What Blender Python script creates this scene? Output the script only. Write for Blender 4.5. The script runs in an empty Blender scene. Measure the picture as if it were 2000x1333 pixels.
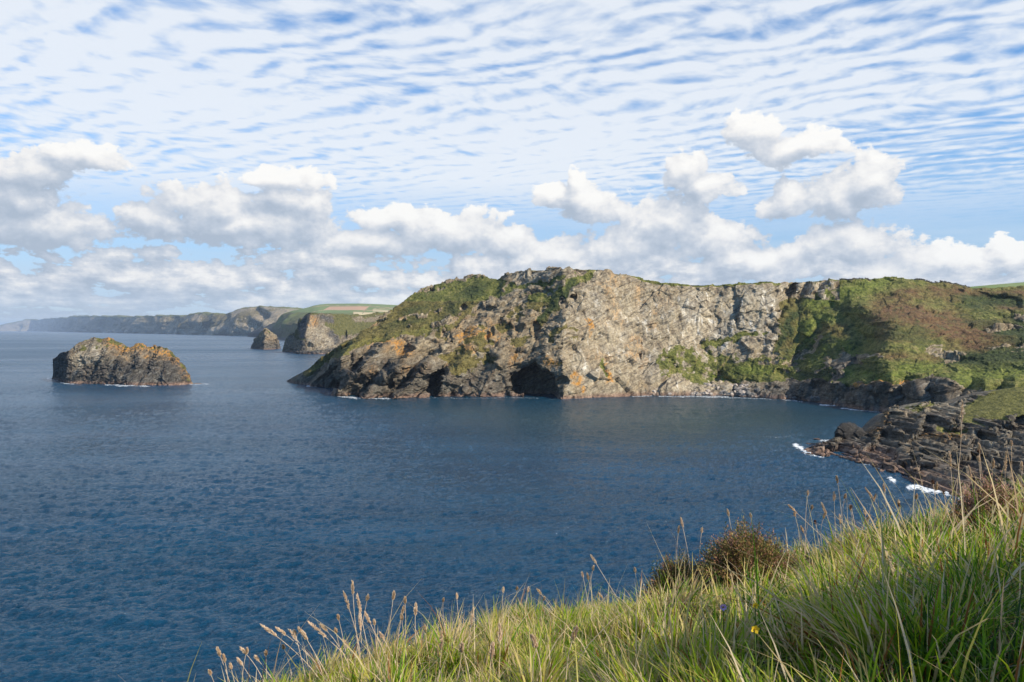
import bpy, math, random
import numpy as np

# ------------------------------------------------------------------ camera, sky, sun, exposure
F = 1556.0            # focal length in photo pixels
HZ = 645.0            # photo row of the horizon
CAMZ = 50.0           # eye above the sea, metres
SUN_AZ = 58.0         # degrees to the right of straight behind the camera
SUN_EL = 36.0
scene = bpy.context.scene
C = scene.collection
cam_d = bpy.data.cameras.new("camera"); cam = bpy.data.objects.new("camera", cam_d); C.objects.link(cam)
cam.location = (0, 0, CAMZ); cam.rotation_euler = (math.radians(90), 0, 0)
cam_d.sensor_width = 36; cam_d.lens = 36 * F / 2000
cam_d.shift_y = -(666.5 - HZ) / 2000
cam_d.clip_start = 0.05; cam_d.clip_end = 200000
scene.camera = cam
scene.view_settings.view_transform = 'Standard'; scene.view_settings.look = 'None'
scene.view_settings.exposure = 0.42; scene.view_settings.gamma = 1
scene.cycles.max_bounces = 6; scene.cycles.diffuse_bounces = 3; scene.cycles.glossy_bounces = 3
scene.cycles.transmission_bounces = 4; scene.cycles.volume_bounces = 1; scene.cycles.transparent_max_bounces = 8

sun_dir = np.array([math.sin(math.radians(SUN_AZ)) * math.cos(math.radians(SUN_EL)),
                    -math.cos(math.radians(SUN_AZ)) * math.cos(math.radians(SUN_EL)),
                    math.sin(math.radians(SUN_EL))])
sl = bpy.data.lights.new("sun", 'SUN'); sl.energy = 5.0; sl.angle = math.radians(0.5); sl.color = (1.0, 0.90, 0.75)
so = bpy.data.objects.new("sun", sl); C.objects.link(so)
from mathutils import Vector
so.rotation_euler = Vector(sun_dir.tolist()).to_track_quat('Z', 'Y').to_euler()


class NT:
    """tiny node-tree helper"""
    def __init__(s, tree): s.t = tree
    def n(s, typ, ins=None, **kw):
        nd = s.t.nodes.new(typ)
        for k, v in kw.items(): setattr(nd, k, v)
        for k, v in (ins or {}).items():
            sock = nd.inputs[k]
            if isinstance(v, bpy.types.NodeSocket): s.t.links.new(v, sock)
            else: sock.default_value = v
        return nd
    def m(s, op, a, b=0.0, c=0.0, clamp=False):
        nd = s.n('ShaderNodeMath', {0: a, 1: b, 2: c}, operation=op, use_clamp=clamp); return nd.outputs[0]
    def vm(s, op, a, b=(0, 0, 0), c=None):
        d = {0: a, 1: b}
        if c is not None: d[2] = c
        return s.n('ShaderNodeVectorMath', d, operation=op)
    def noise(s, vec, scale, detail=4, rough=.5, dist=0.0, lac=2.0):
        return s.n('ShaderNodeTexNoise', {'Vector': vec, 'Scale': scale, 'Detail': detail, 'Roughness': rough, 'Distortion': dist, 'Lacunarity': lac})
    def mr(s, v, a, b, c=0.0, d=1.0, smooth=True):
        nd = s.n('ShaderNodeMapRange', {'Value': v, 'From Min': a, 'From Max': b, 'To Min': c, 'To Max': d})
        if smooth: nd.interpolation_type = 'SMOOTHSTEP'
        return nd.outputs[0]
    def mix(s, f, a, b, mode='MIX'):
        nd = s.t.nodes.new('ShaderNodeMix'); nd.data_type = 'RGBA'; nd.blend_type = mode
        for k, v in ((0, f), (6, a), (7, b)):
            if isinstance(v, bpy.types.NodeSocket): s.t.links.new(v, nd.inputs[k])
            else: nd.inputs[k].default_value = v if not isinstance(v, tuple) or len(v) == 4 else (*v, 1)
        return nd.outputs[2]
    def ramp(s, fac, stops, interp='LINEAR'):
        nd = s.n('ShaderNodeValToRGB', {0: fac}); cr = nd.color_ramp; cr.interpolation = interp
        while len(cr.elements) < len(stops): cr.elements.new(0.5)
        for e, (p, col) in zip(cr.elements, stops):
            e.position = p; e.color = (*col, 1)
        return nd.outputs[0]
    def attr(s, name):
        return s.n('ShaderNodeAttribute', attribute_name=name).outputs['Fac']


def ang(px, py):
    az = math.atan((px - 1000) / F); el = math.atan((HZ - py) / F * math.cos(az)); return az, el


# cumulus heaps: (photo column, photo row, half width, half height)
HEAPS = [(1478, 258, 52, 32), (1560, 292, 55, 32), (1705, 345, 62, 52), (1640, 378, 58, 42), (1527, 386, 46, 32),
         (1338, 335, 40, 44), (1385, 370, 50, 24), (1128, 352, 24, 30), (1150, 392, 62, 36), (1085, 378, 36, 22),
         (60, 332, 80, 34), (165, 304, 72, 26), (30, 392, 80, 36), (90, 450, 130, 40),
         (550, 348, 80, 20), (420, 396, 105, 40), (592, 398, 62, 36), (480, 440, 160, 36), (300, 430, 80, 26),
         (780, 430, 80, 26), (880, 455, 105, 44), (720, 480, 120, 24), (985, 470, 60, 36), (1085, 500, 80, 32),
         (1200, 485, 110, 38), (1300, 436, 66, 38), (1395, 470, 85, 40), (1480, 515, 120, 34), (1660, 480, 90, 40),
         (1730, 524, 100, 28), (1850, 500, 110, 30), (1960, 498, 90, 26)]


def build_world():
    w = bpy.data.worlds.new("World"); scene.world = w; w.use_nodes = True
    t = w.node_tree; t.nodes.clear(); g = NT(t)
    # density group
    gt = bpy.data.node_groups.new("cumulus_density", 'ShaderNodeTree')
    gt.interface.new_socket("P", in_out='INPUT', socket_type='NodeSocketVector')
    gt.interface.new_socket("D", in_out='OUTPUT', socket_type='NodeSocketFloat')
    h = NT(gt); gi = h.n('NodeGroupInput'); go = h.n('NodeGroupOutput')
    P = gi.outputs[0]
    wn = h.noise(P, 14, 3, .5)
    wv = h.vm('SUBTRACT', wn.outputs['Color'], (.5, .5, .5)).outputs[0]
    Pw = h.vm('MULTIPLY_ADD', wv, (.055, .035, 0), P).outputs[0]
    cur = None
    for (px, py, rx, ry) in HEAPS:
        az, el = ang(px, py); az2, _ = ang(px + rx, py); _, el2 = ang(px, py - ry)
        sx = .76 / (az2 - az); sy = .76 / (el2 - el)
        v = h.vm('MULTIPLY_ADD', Pw, (sx, sy, 0), (-az * sx, -el * sy, 0)).outputs[0]
        L = h.vm('LENGTH', v).outputs['Value']
        cur = L if cur is None else h.m('SMOOTH_MIN', cur, L, .35)
    env = h.m('SUBTRACT', 1.0, cur)
    # low continuous bank of far cumulus hugging the horizon
    sp = h.n('ShaderNodeSeparateXYZ', {0: P})
    lg = h.m('LOGARITHM', h.m('ADD', h.m('MAXIMUM', sp.outputs[1], 0.0), .022), 2.718)
    Ps = h.n('ShaderNodeCombineXYZ', {0: h.m('MULTIPLY', sp.outputs[0], h.m('SUBTRACT', 1.0, h.m('MULTIPLY', lg, .10))), 1: h.m('MULTIPLY', lg, .30), 2: 3.0}).outputs[0]
    bn = h.noise(Ps, 11, 6, .58).outputs['Fac']
    be = h.m('MULTIPLY', h.mr(sp.outputs[1], -.02, .02), h.mr(sp.outputs[1], .155, .075))
    bank = h.m('MULTIPLY_ADD', be, 3.0, h.m('MULTIPLY_ADD', bn, 3.6, -4.32))
    env = h.m('MAXIMUM', env, bank)
    # billows
    f1 = h.noise(h.vm('MULTIPLY', P, (1, 1.35, 1)).outputs[0], 24, 11, .68).outputs['Fac']
    def vor(sc):
        return h.n('ShaderNodeTexVoronoi', {'Vector': h.vm('MULTIPLY', Pw, (1, 1.2, 1)).outputs[0], 'Scale': sc, 'Detail': 0.0}, feature='F1').outputs['Distance']
    bil = h.m('ADD', h.m('SUBTRACT', .45, vor(30)), h.m('MULTIPLY', h.m('SUBTRACT', .45, vor(75)), .5))
    d = h.m('ADD', h.m('MULTIPLY', env, 1.15), h.m('ADD', h.m('MULTIPLY', h.m('SUBTRACT', f1, .5), 2.0), h.m('MULTIPLY', bil, .50)))
    gt.links.new(d, go.inputs[0])

    tc = g.n('ShaderNodeTexCoord'); D = tc.outputs['Generated']
    s = g.n('ShaderNodeSeparateXYZ', {0: D}); X, Y, Z = s.outputs
    az = g.m('ARCTAN2', X, Y); el = g.m('ARCSINE', Z)
    P = g.n('ShaderNodeCombineXYZ', {0: az, 1: el, 2: 0.0}).outputs[0]
    def dens(vec):
        nd = g.n('ShaderNodeGroup', node_tree=gt); t.links.new(vec, nd.inputs[0]); return nd.outputs[0]
    D0 = dens(P)
    D1 = dens(g.vm('ADD', P, (.006, .013, 0)).outputs[0])
    D2 = dens(g.vm('ADD', P, (.010, .036, 0)).outputs[0])
    up = g.mr(Z, .0, .06, .5, 1)
    front = g.mr(Y, -.1, .3)
    alpha = g.m('MULTIPLY', g.mr(D0, -.04, .16), g.m('MULTIPLY', up, front))
    alpha = g.m('MULTIPLY', alpha, .96)
    lit = g.m('ADD', g.m('MULTIPLY', g.m('SUBTRACT', D0, D1), .50), g.m('MULTIPLY', g.m('SUBTRACT', D0, D2), .24))
    lit = g.m('SUBTRACT', g.m('ADD', lit, .39), g.mr(D0, .4, 1.4, 0, .14))
    lit = g.m('SUBTRACT', lit, g.m('MULTIPLY', g.mr(az, -.1, -.6), .17), clamp=True)
    ccol = g.ramp(lit, [(0.0, (.42, .49, .59)), (.25, (.52, .58, .67)), (.5, (.68, .71, .76)), (.74, (.88, .87, .86)), (1.0, (.99, .975, .94))])
    # altocumulus sheet on a high plane
    zc = g.m('MAXIMUM', Z, .03)
    pl = g.n('ShaderNodeCombineXYZ', {0: g.m('DIVIDE', X, zc), 1: g.m('DIVIDE', Y, zc), 2: 0.0}).outputs[0]
    wn = g.noise(pl, .9, 2, .5).outputs['Color']
    plw = g.vm('MULTIPLY_ADD', g.vm('SUBTRACT', wn, (.5, .5, .5)).outputs[0], (.55, .55, 0), pl).outputs[0]
    rot = g.n('ShaderNodeVectorRotate', {'Vector': plw, 'Angle': math.radians(33)}, rotation_type='Z_AXIS').outputs[0]
    r1 = g.noise(g.vm('MULTIPLY', rot, (5.2, 4.6, 1)).outputs[0], 1.5, 3, .52, .2).outputs['Fac']
    wv_ = g.n('ShaderNodeTexWave', {'Vector': rot, 'Scale': 1.65, 'Distortion': 5.5, 'Detail': 2.0, 'Detail Scale': 1.8, 'Detail Roughness': .55}, bands_direction='Y').outputs['Fac']
    r3 = g.noise(rot, 7, 6, .65).outputs['Fac']
    cover = g.noise(g.vm('MULTIPLY', pl, (1, .8, 1)).outputs[0], .42, 3, .5).outputs['Fac']
    bias = g.m('ADD', g.m('MULTIPLY', g.mr(az, .62, -.35), .30), g.m('MULTIPLY', g.mr(el, .42, .22), .26))
    a = g.m('ADD', g.m('MULTIPLY', g.m('SUBTRACT', wv_, .5), .48), g.m('MULTIPLY', g.m('SUBTRACT', r1, .5), 1.9))
    a = g.m('ADD', a, g.m('MULTIPLY', g.m('SUBTRACT', r3, .5), 1.0))
    a = g.m('ADD', a, g.m('MULTIPLY', g.m('SUBTRACT', cover, .5), 2.5))
    a = g.m('ADD', g.m('ADD', a, bias), .10)
    acov = g.mr(a, -.72, .66)
    low = g.mr(el, .09, .19)   # sheet fades out towards the horizon
    acov = g.m('MULTIPLY', g.m('MULTIPLY', acov, .90), g.m('MULTIPLY', low, g.mr(Y, -.1, .25)))
    thin = g.ramp(acov, [(0, (.60, .73, .92)), (.55, (.70, .79, .91)), (.85, (.82, .87, .93)), (1, (.92, .94, .965))])
    # streaky veil low over the horizon
    vn = g.noise(g.vm('MULTIPLY', P, (1, 9, 1)).outputs[0], 5, 5, .6).outputs['Fac']
    veil = g.m('MULTIPLY', g.mr(el, .30, .0), g.m('MULTIPLY', g.mr(vn, .3, .7, .45, .95), g.mr(Y, -.3, .3)))
    sky = g.n('ShaderNodeTexSky', sky_type='NISHITA', sun_disc=False, sun_elevation=math.radians(SUN_EL),
              sun_rotation=math.radians(180 - SUN_AZ), air_density=1.0, dust_density=.3, ozone_density=1.0).outputs[0]
    K = 17.0   # background strength is 1/K, so clouds are scaled up by K
    def sc(c, k=K * .77): return g.vm('SCALE', c).outputs[0] if False else g.n('ShaderNodeVectorMath', {0: c, 3: k}, operation='SCALE').outputs[0]
    sky = g.mix(1.0, sky, g.mix(g.mr(el, .0, .22), (1.02, 1.12, 1.5), (.78, 1.50, 2.15)), 'MULTIPLY')
    c = g.mix(veil, sky, sc(g.n('ShaderNodeRGB').outputs[0]))
    t.nodes  # veil colour set below
    for nd in t.nodes:
        if nd.type == 'RGB': nd.outputs[0].default_value = (.52, .68, .86, 1)
    c = g.mix(acov, c, sc(thin))
    c = g.mix(alpha, c, sc(ccol))
    bg = g.n('ShaderNodeBackground', {0: c, 1: 1.0 / K})
    out = g.n('ShaderNodeOutputWorld'); t.links.new(bg.outputs[0], out.inputs[0])
    w.cycles.sampling_method = 'MANUAL'; w.cycles.sample_map_resolution = 512
build_world()

# ------------------------------------------------------------------ noise in numpy
_rs = np.random.RandomState(7)
_perm = np.tile(_rs.permutation(1024).astype(np.int32), 2)
_gr = _rs.normal(size=(1024, 3)).astype(np.float32); _gr /= np.linalg.norm(_gr, axis=1, keepdims=True)


def gnoise(x, y, z):
    xi = np.floor(x).astype(np.int32); yi = np.floor(y).astype(np.int32); zi = np.floor(z).astype(np.int32)
    xf = (x - xi).astype(np.float32); yf = (y - yi).astype(np.float32); zf = (z - zi).astype(np.float32)
    u = xf * xf * xf * (xf * (xf * 6 - 15) + 10); v = yf * yf * yf * (yf * (yf * 6 - 15) + 10); w = zf * zf * zf * (zf * (zf * 6 - 15) + 10)
    r = 0
    for dx in (0, 1):
        a = _perm[(xi + dx) & 1023]; wx = u if dx else 1 - u
        for dy in (0, 1):
            b = _perm[(a + yi + dy) & 1023]; wy = v if dy else 1 - v
            for dz in (0, 1):
                g = _gr[_perm[(b + zi + dz) & 1023]]; wz = w if dz else 1 - w
                r = r + wx * wy * wz * (g[..., 0] * (xf - dx) + g[..., 1] * (yf - dy) + g[..., 2] * (zf - dz))
    return r * 1.6


def fbm(x, y, z, octv=5, gain=.5, lac=2.03, seed=0):
    r = 0; a = 1; n = 0; x = x + seed * 17.3; y = y + seed * 9.1; z = z - seed * 5.7
    for i in range(octv):
        r = r + a * gnoise(x, y, z); n += a; a *= gain
        x = x * lac + 3.1; y = y * lac + 1.7; z = z * lac - 2.3
    return r / n * 1.4


def ridged(x, y, z, octv=4, seed=0):
    r = 0; a = 1; n = 0; x = x + seed * 11.3; y = y + seed * 4.1; z = z - seed * 8.7
    for i in range(octv):
        r = r + a * (1 - 2 * np.abs(gnoise(x, y, z))); n += a; a *= .5
        x = x * 2.1 + 3.1; y = y * 2.1; z = z * 2.1 - 1
    return r / n


def blocks(x, y, z, seed=0, tilt=.7):
    """fractured-rock relief: each jittered cell is a plane of its own height and tilt"""
    xi = np.floor(x).astype(np.int32); yi = np.floor(y).astype(np.int32); zi = np.floor(z).astype(np.int32)
    best = np.full(x.shape, 1e9, np.float32); sec = np.full(x.shape, 1e9, np.float32); val = np.zeros(x.shape, np.float32)
    for dx in (-1, 0, 1):
        for dy in (-1, 0, 1):
            for dz in (-1, 0, 1):
                cx = xi + dx; cy = yi + dy; cz = zi + dz
                k = _perm[(_perm[(_perm[(cx + seed) & 1023] + cy) & 1023] + cz) & 1023]
                g = _gr[k]
                ox = x - (cx + .5 + .45 * g[..., 0]); oy = y - (cy + .5 + .45 * g[..., 1]); oz = z - (cz + .5 + .45 * g[..., 2])
                d = (ox * ox + oy * oy + oz * oz).astype(np.float32)
                k2 = (k * 7 + 3) & 1023; t = _gr[k2]
                vv = (_gr[(k + 99) & 1023][..., 0] + tilt * (t[..., 0] * ox + t[..., 1] * oy + t[..., 2] * oz)).astype(np.float32)
                m = d < best
                sec = np.where(m, best, np.minimum(sec, d)); val = np.where(m, vv, val); best = np.where(m, d, best)
    return val, np.sqrt(sec) - np.sqrt(best)


def sm(a, b, x):
    t = np.clip((x - a) / (b - a), 0, 1); return t * t * (3 - 2 * t)


def poly(px, py, pts, soft=8.0):
    """soft mask of a polygon"""
    ins = np.zeros(px.shape, bool); dist = np.full(px.shape, 1e9, np.float32); n = len(pts)
    for i in range(n):
        x0, y0 = pts[i]; x1, y1 = pts[(i + 1) % n]
        if y0 != y1:
            c = ((y0 > py) != (y1 > py)) & (px < (x1 - x0) * (py - y0) / (y1 - y0) + x0); ins ^= c
        ex, ey = x1 - x0, y1 - y0; L = ex * ex + ey * ey + 1e-9
        t = np.clip(((px - x0) * ex + (py - y0) * ey) / L, 0, 1)
        dist = np.minimum(dist, np.hypot(px - x0 - t * ex, py - y0 - t * ey))
    return np.clip(.5 + np.where(ins, dist, -dist) / soft, 0, 1)


def stroke(px, py, pts, w):
    dist = np.full(px.shape, 1e9, np.float32)
    if len(pts) == 1: dist = np.hypot(px - pts[0][0], py - pts[0][1])
    for (x0, y0), (x1, y1) in zip(pts[:-1], pts[1:]):
        ex, ey = x1 - x0, y1 - y0; L = ex * ex + ey * ey + 1e-9
        t = np.clip(((px - x0) * ex + (py - y0) * ey) / L, 0, 1)
        dist = np.minimum(dist, np.hypot(px - x0 - t * ex, py - y0 - t * ey))
    return np.clip(1.5 - dist / w, 0, 1)


def at(px, py, Y):
    return np.array([(px - 1000) / F * Y, Y, CAMZ + (HZ - py) / F * Y])

# ------------------------------------------------------------------ mesh helpers


def mesh_obj(name, verts, faces, mat=None, parent=None, attrs=None, smooth=False, loops4=True):
    verts = np.asarray(verts, np.float32).reshape(-1, 3); me = bpy.data.meshes.new(name)
    if isinstance(faces, np.ndarray):
        k = faces.shape[1]
        me.vertices.add(len(verts)); me.vertices.foreach_set('co', verts.ravel())
        me.loops.add(faces.size); me.loops.foreach_set('vertex_index', faces.astype(np.int32).ravel())
        me.polygons.add(len(faces)); me.polygons.foreach_set('loop_start', np.arange(0, faces.size, k, dtype=np.int32))
        me.update(calc_edges=True)
    else:
        me.from_pydata(verts.tolist(), [], faces); me.update()
    for k, v in (attrs or {}).items():
        a = me.attributes.new(k, 'FLOAT', 'POINT'); a.data.foreach_set('value', np.asarray(v, np.float32).ravel())
    if smooth: me.polygons.foreach_set('use_smooth', np.ones(len(me.polygons), bool))
    if mat: me.materials.append(mat)
    o = bpy.data.objects.new(name, me); C.objects.link(o)
    if parent: o.parent = parent
    return o


def grid_faces(ny, nx):
    i = np.arange(ny * nx, dtype=np.int32).reshape(ny, nx)
    return np.stack([i[:-1, :-1], i[:-1, 1:], i[1:, 1:], i[1:, :-1]], -1).reshape(-1, 4)


def tag(o, label=None, cat=None, group=None, kind=None):
    if label: o['label'] = label
    if cat: o['category'] = cat
    if group: o['group'] = group
    if kind: o['kind'] = kind
    return o


def empty(name, loc=(0, 0, 0), rz=0):
    o = bpy.data.objects.new(name, None); C.objects.link(o); o.location = loc; o.rotation_euler = (0, 0, rz); return o


def smooth1(a, k):
    if k < 2: return a
    w = np.hanning(k + 2)[1:-1]; w /= w.sum(); p = np.pad(a, (k, k), mode='edge'); return np.convolve(p, w, 'same')[k:-k]


def relief(rows, back, pxs, counts, kx=9):
    """rows: list of (py knots, Y knots) front curves from water to skyline; back: list of (dY, dz) curves behind the skyline.
    returns position grid"""
    cur = []
    for pyk, Yk in rows:
        py = smooth1(np.interp(pxs, *zip(*pyk)), 3); Y = smooth1(np.interp(pxs, *zip(*Yk)), kx)
        cur.append(np.stack([(pxs - 1000) / F * Y, Y, CAMZ + (HZ - py) / F * Y], -1))
    top = cur[-1]
    base = cur[0].copy(); base[:, 2] = 0
    cur[0] = base
    under = base.copy(); under[:, 2] = -4; under[:, 1] -= 1.0
    cur.insert(0, under)
    for dYk, dzk in back:
        dY = np.interp(pxs, *zip(*dYk)); dz = np.interp(pxs, *zip(*dzk)); p = top.copy()
        p[:, 1] += dY; p[:, 0] *= (1 + dY * 0.15 / np.maximum(p[:, 1], 1)); p[:, 2] = p[:, 2] + dz
        p[:, 2] = np.maximum(p[:, 2], -6); cur.append(p)
    out = []; rowid = []
    for k, (a, b) in enumerate(zip(cur[:-1], cur[1:])):
        n = counts[k]
        for j in range(n):
            t = j / n; out.append(a * (1 - t) + b * t); rowid.append(k + t)
    out.append(cur[-1]); rowid.append(len(cur) - 1)
    return np.array(out), np.array(rowid)


def normals(G):
    du = np.gradient(G, axis=1); dv = np.gradient(G, axis=0); n = np.cross(du, dv)
    n /= np.linalg.norm(n, axis=-1, keepdims=True) + 1e-9; return n

# ------------------------------------------------------------------ materials


def new_mat(name):
    m = bpy.data.materials.new(name); m.use_nodes = True; t = m.node_tree; t.nodes.clear(); g = NT(t)
    out = g.n('ShaderNodeOutputMaterial'); return m, g, out


def coast_material(name, s=1.0, dark=1.0):
    """rock with turf, heather, lichen, pale and wet areas; masks come from the mesh, texture from world-space noise. s: feature size in metres"""
    m, g, out = new_mat(name)
    P = g.n('ShaderNodeNewGeometry').outputs['Position']
    n1 = g.noise(P, .10 / s, 6, .6).outputs['Fac']
    n2 = g.noise(g.vm('MULTIPLY', g.n('ShaderNodeVectorRotate', {'Vector': P, 'Angle': math.radians(-28)}, rotation_type='Y_AXIS').outputs[0], (1.5, 1, .8)).outputs[0], .22 / s, 8, .68, .8).outputs['Fac']
    n3 = g.noise(P, 1.6 / s, 4, .6).outputs['Fac']
    strata = g.noise(g.vm('MULTIPLY', g.n('ShaderNodeVectorRotate', {'Vector': P, 'Angle': math.radians(24)}, rotation_type='Y_AXIS').outputs[0], (.25, .3, 2.6)).outputs[0], .28 / s, 5, .65).outputs['Fac']
    rock = g.ramp(n2, [(.26, (.075, .062, .042)), (.42, (.20, .165, .105)), (.55, (.32, .265, .175)), (.74, (.47, .405, .285))])
    darkr = g.ramp(n2, [(.3, (.018, .018, .018)), (.5, (.062, .058, .052)), (.68, (.17, .165, .145))])
    pale = g.ramp(n2, [(.25, (.17, .13, .095)), (.40, (.30, .245, .165)), (.54, (.40, .34, .235)), (.72, (.57, .50, .375))])
    rock = g.mix(g.mr(n1, .36, .60), rock, g.ramp(n2, [(.3, (.08, .060, .036)), (.5, (.235, .175, .10)), (.7, (.39, .32, .21))]))
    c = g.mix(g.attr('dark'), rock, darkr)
    pale = g.mix(g.mr(g.noise(P, .035 / s, 5, .6, .5).outputs['Fac'], .46, .62, 0, .45), pale, g.ramp(n2, [(.3, (.15, .145, .13)), (.5, (.29, .285, .255)), (.7, (.50, .49, .45))]))
    c = g.mix(g.m('MULTIPLY', g.attr('pale'), g.mr(n1, .32, .62, .35, 1)), c, pale)
    streak = g.noise(g.vm('MULTIPLY', P, (.26, .22, .05)).outputs[0], .9 / s, 5, .65, .3).outputs['Fac']
    c = g.mix(g.m('MULTIPLY', g.mr(streak, .50, .36), .5), c, (.13, .095, .065), 'MIX')
    c = g.mix(g.m('MULTIPLY', g.mr(streak, .56, .68), g.m('MULTIPLY', g.attr('pale'), .8)), c, (.76, .71, .61), 'MIX')
    c = g.mix(g.m('MULTIPLY', g.mr(strata, .5, .34), .72), c, (.05, .045, .04), 'MIX')
    c = g.mix(g.m('MULTIPLY', g.mr(strata, .58, .70), .35), c, (.52, .48, .40), 'MIX')
    li = g.m('MULTIPLY', g.attr('lichen'), g.mr(n2, .44, .58))
    c = g.mix(li, c, g.mix(n3, (.36, .14, .025), (.48, .27, .06)))
    wet = g.attr('wet')
    c = g.mix(wet, c, g.ramp(n2, [(.3, (.05, .032, .024)), (.48, (.19, .115, .083)), (.68, (.38, .26, .19))]))
    # turf
    gn = g.noise(P, .22 / s, 5, .6).outputs['Fac']
    gc = g.ramp(gn, [(.30, (.035, .042, .010)), (.42, (.088, .098, .022)), (.52, (.145, .152, .035)), (.62, (.205, .185, .060)), (.72, (.28, .235, .10))])
    br = g.attr('bright')
    gc = g.mix(br, gc, g.ramp(gn, [(.3, (.06, .075, .014)), (.5, (.14, .17, .028)), (.7, (.23, .24, .055))]))
    he = g.ramp(gn, [(.28, (.05, .032, .018)), (.42, (.115, .062, .03)), (.55, (.17, .098, .045)), (.66, (.13, .12, .038)), (.8, (.25, .19, .09))])
    gc = g.mix(g.attr('heather'), gc, he)
    gc = g.mix(g.attr('scrub'), gc, g.ramp(g.noise(P, .5 / s, 4, .6).outputs['Fac'], [(.3, (.012, .020, .007)), (.55, (.05, .068, .02)), (.75, (.10, .105, .03))]))
    gc = g.mix(g.m('MULTIPLY', g.mr(n3, .5, .32), .5), gc, (.02, .024, .008))
    ga = g.attr('grass')
    tuss = g.noise(P, .75 / s, 5, .7).outputs['Fac']
    gc = g.mix(g.mr(tuss, .50, .36), gc, g.mix(.75, gc, (.018, .022, .008)))
    gc = g.mix(g.mr(tuss, .58, .74, 0, .6), gc, (.30, .26, .12))
    edge = g.mr(g.m('ADD', ga, g.m('MULTIPLY', g.m('SUBTRACT', g.noise(P, .16 / s, 7, .62).outputs['Fac'], .5), 2.2)), .44, .56)
    c = g.mix(edge, c, gc)
    hgt = g.m('ADD', g.m('MULTIPLY', g.m('SUBTRACT', 1.0, g.attr('grass')), g.m('MULTIPLY', strata, 1.6 * s)), g.m('ADD', g.m('MULTIPLY', n2, 1.2 * s), g.m('MULTIPLY', n3, .4 * s)))
    bmp = g.n('ShaderNodeBump', {'Height': hgt, 'Strength': g.mr(g.attr('pale'), 0, 1, .8, .45), 'Distance': 1.0})
    b = g.n('ShaderNodeBsdfPrincipled', {'Base Color': c, 'Roughness': .92, 'Normal': bmp.outputs[0], 'Specular IOR Level': .25})
    g.t.links.new(b.outputs[0], out.inputs[0]); return m


def shaded(name, col_fn, rough=.8, bump=None, translucent=0.0, spec=.3):
    m, g, out = new_mat(name); c = col_fn(g)
    b = g.n('ShaderNodeBsdfPrincipled', {'Base Color': c, 'Roughness': rough, 'Specular IOR Level': spec})
    if bump: g.t.links.new(bump(g), b.inputs['Normal'])
    o = b.outputs[0]
    if translucent:
        tr = g.n('ShaderNodeBsdfTranslucent', {'Color': c}); o = g.n('ShaderNodeMixShader', {0: translucent, 1: o, 2: tr.outputs[0]}).outputs[0]
    g.t.links.new(o, out.inputs[0]); return m


COAST = coast_material('coast_rock', 1.0)
COAST_NEAR = coast_material('shore_rock', .55)
COAST_FAR = coast_material('far_coast', 2.2)
MASKS = ('grass', 'bright', 'heather', 'scrub', 'lichen', 'pale', 'dark', 'wet')


def zeros(px): return {k: np.zeros(px.shape, np.float32) for k in MASKS}

# ------------------------------------------------------------------ main headland, bay cliffs and the hill on the right
HW = [(560, 745), (575, 750), (600, 753), (640, 757), (656, 760), (664, 772), (700, 776), (760, 778), (850, 776), (1000, 775), (1060, 777), (1100, 780),
      (1180, 777), (1250, 773), (1400, 773), (1470, 777), (1560, 781), (1620, 791), (1660, 798), (1730, 806), (1800, 815), (1900, 826), (2000, 835), (2250, 850)]
HT = [(560, 744), (580, 733), (600, 722), (640, 690), (700, 655), (735, 628), (770, 603), (800, 582), (820, 568), (850, 557), (900, 545), (935, 541), (972, 545),
      (985, 537), (1000, 533), (1030, 527), (1080, 526), (1120, 524), (1190, 528), (1200, 533), (1230, 540), (1290, 552), (1350, 556), (1400, 557), (1440, 555),
      (1480, 552), (1488, 549), (1508, 549), (1514, 554), (1600, 549), (1640, 548), (1690, 544), (1740, 542), (1770, 545), (1800, 550), (1850, 556), (1900, 561), (2000, 561), (2250, 565)]
def Yw(px): return CAMZ * F / (np.interp(px, *zip(*HW)) - HZ)
def offs(kn): return [(p, float(Yw(p)) + d) for p, d in kn]
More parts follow.
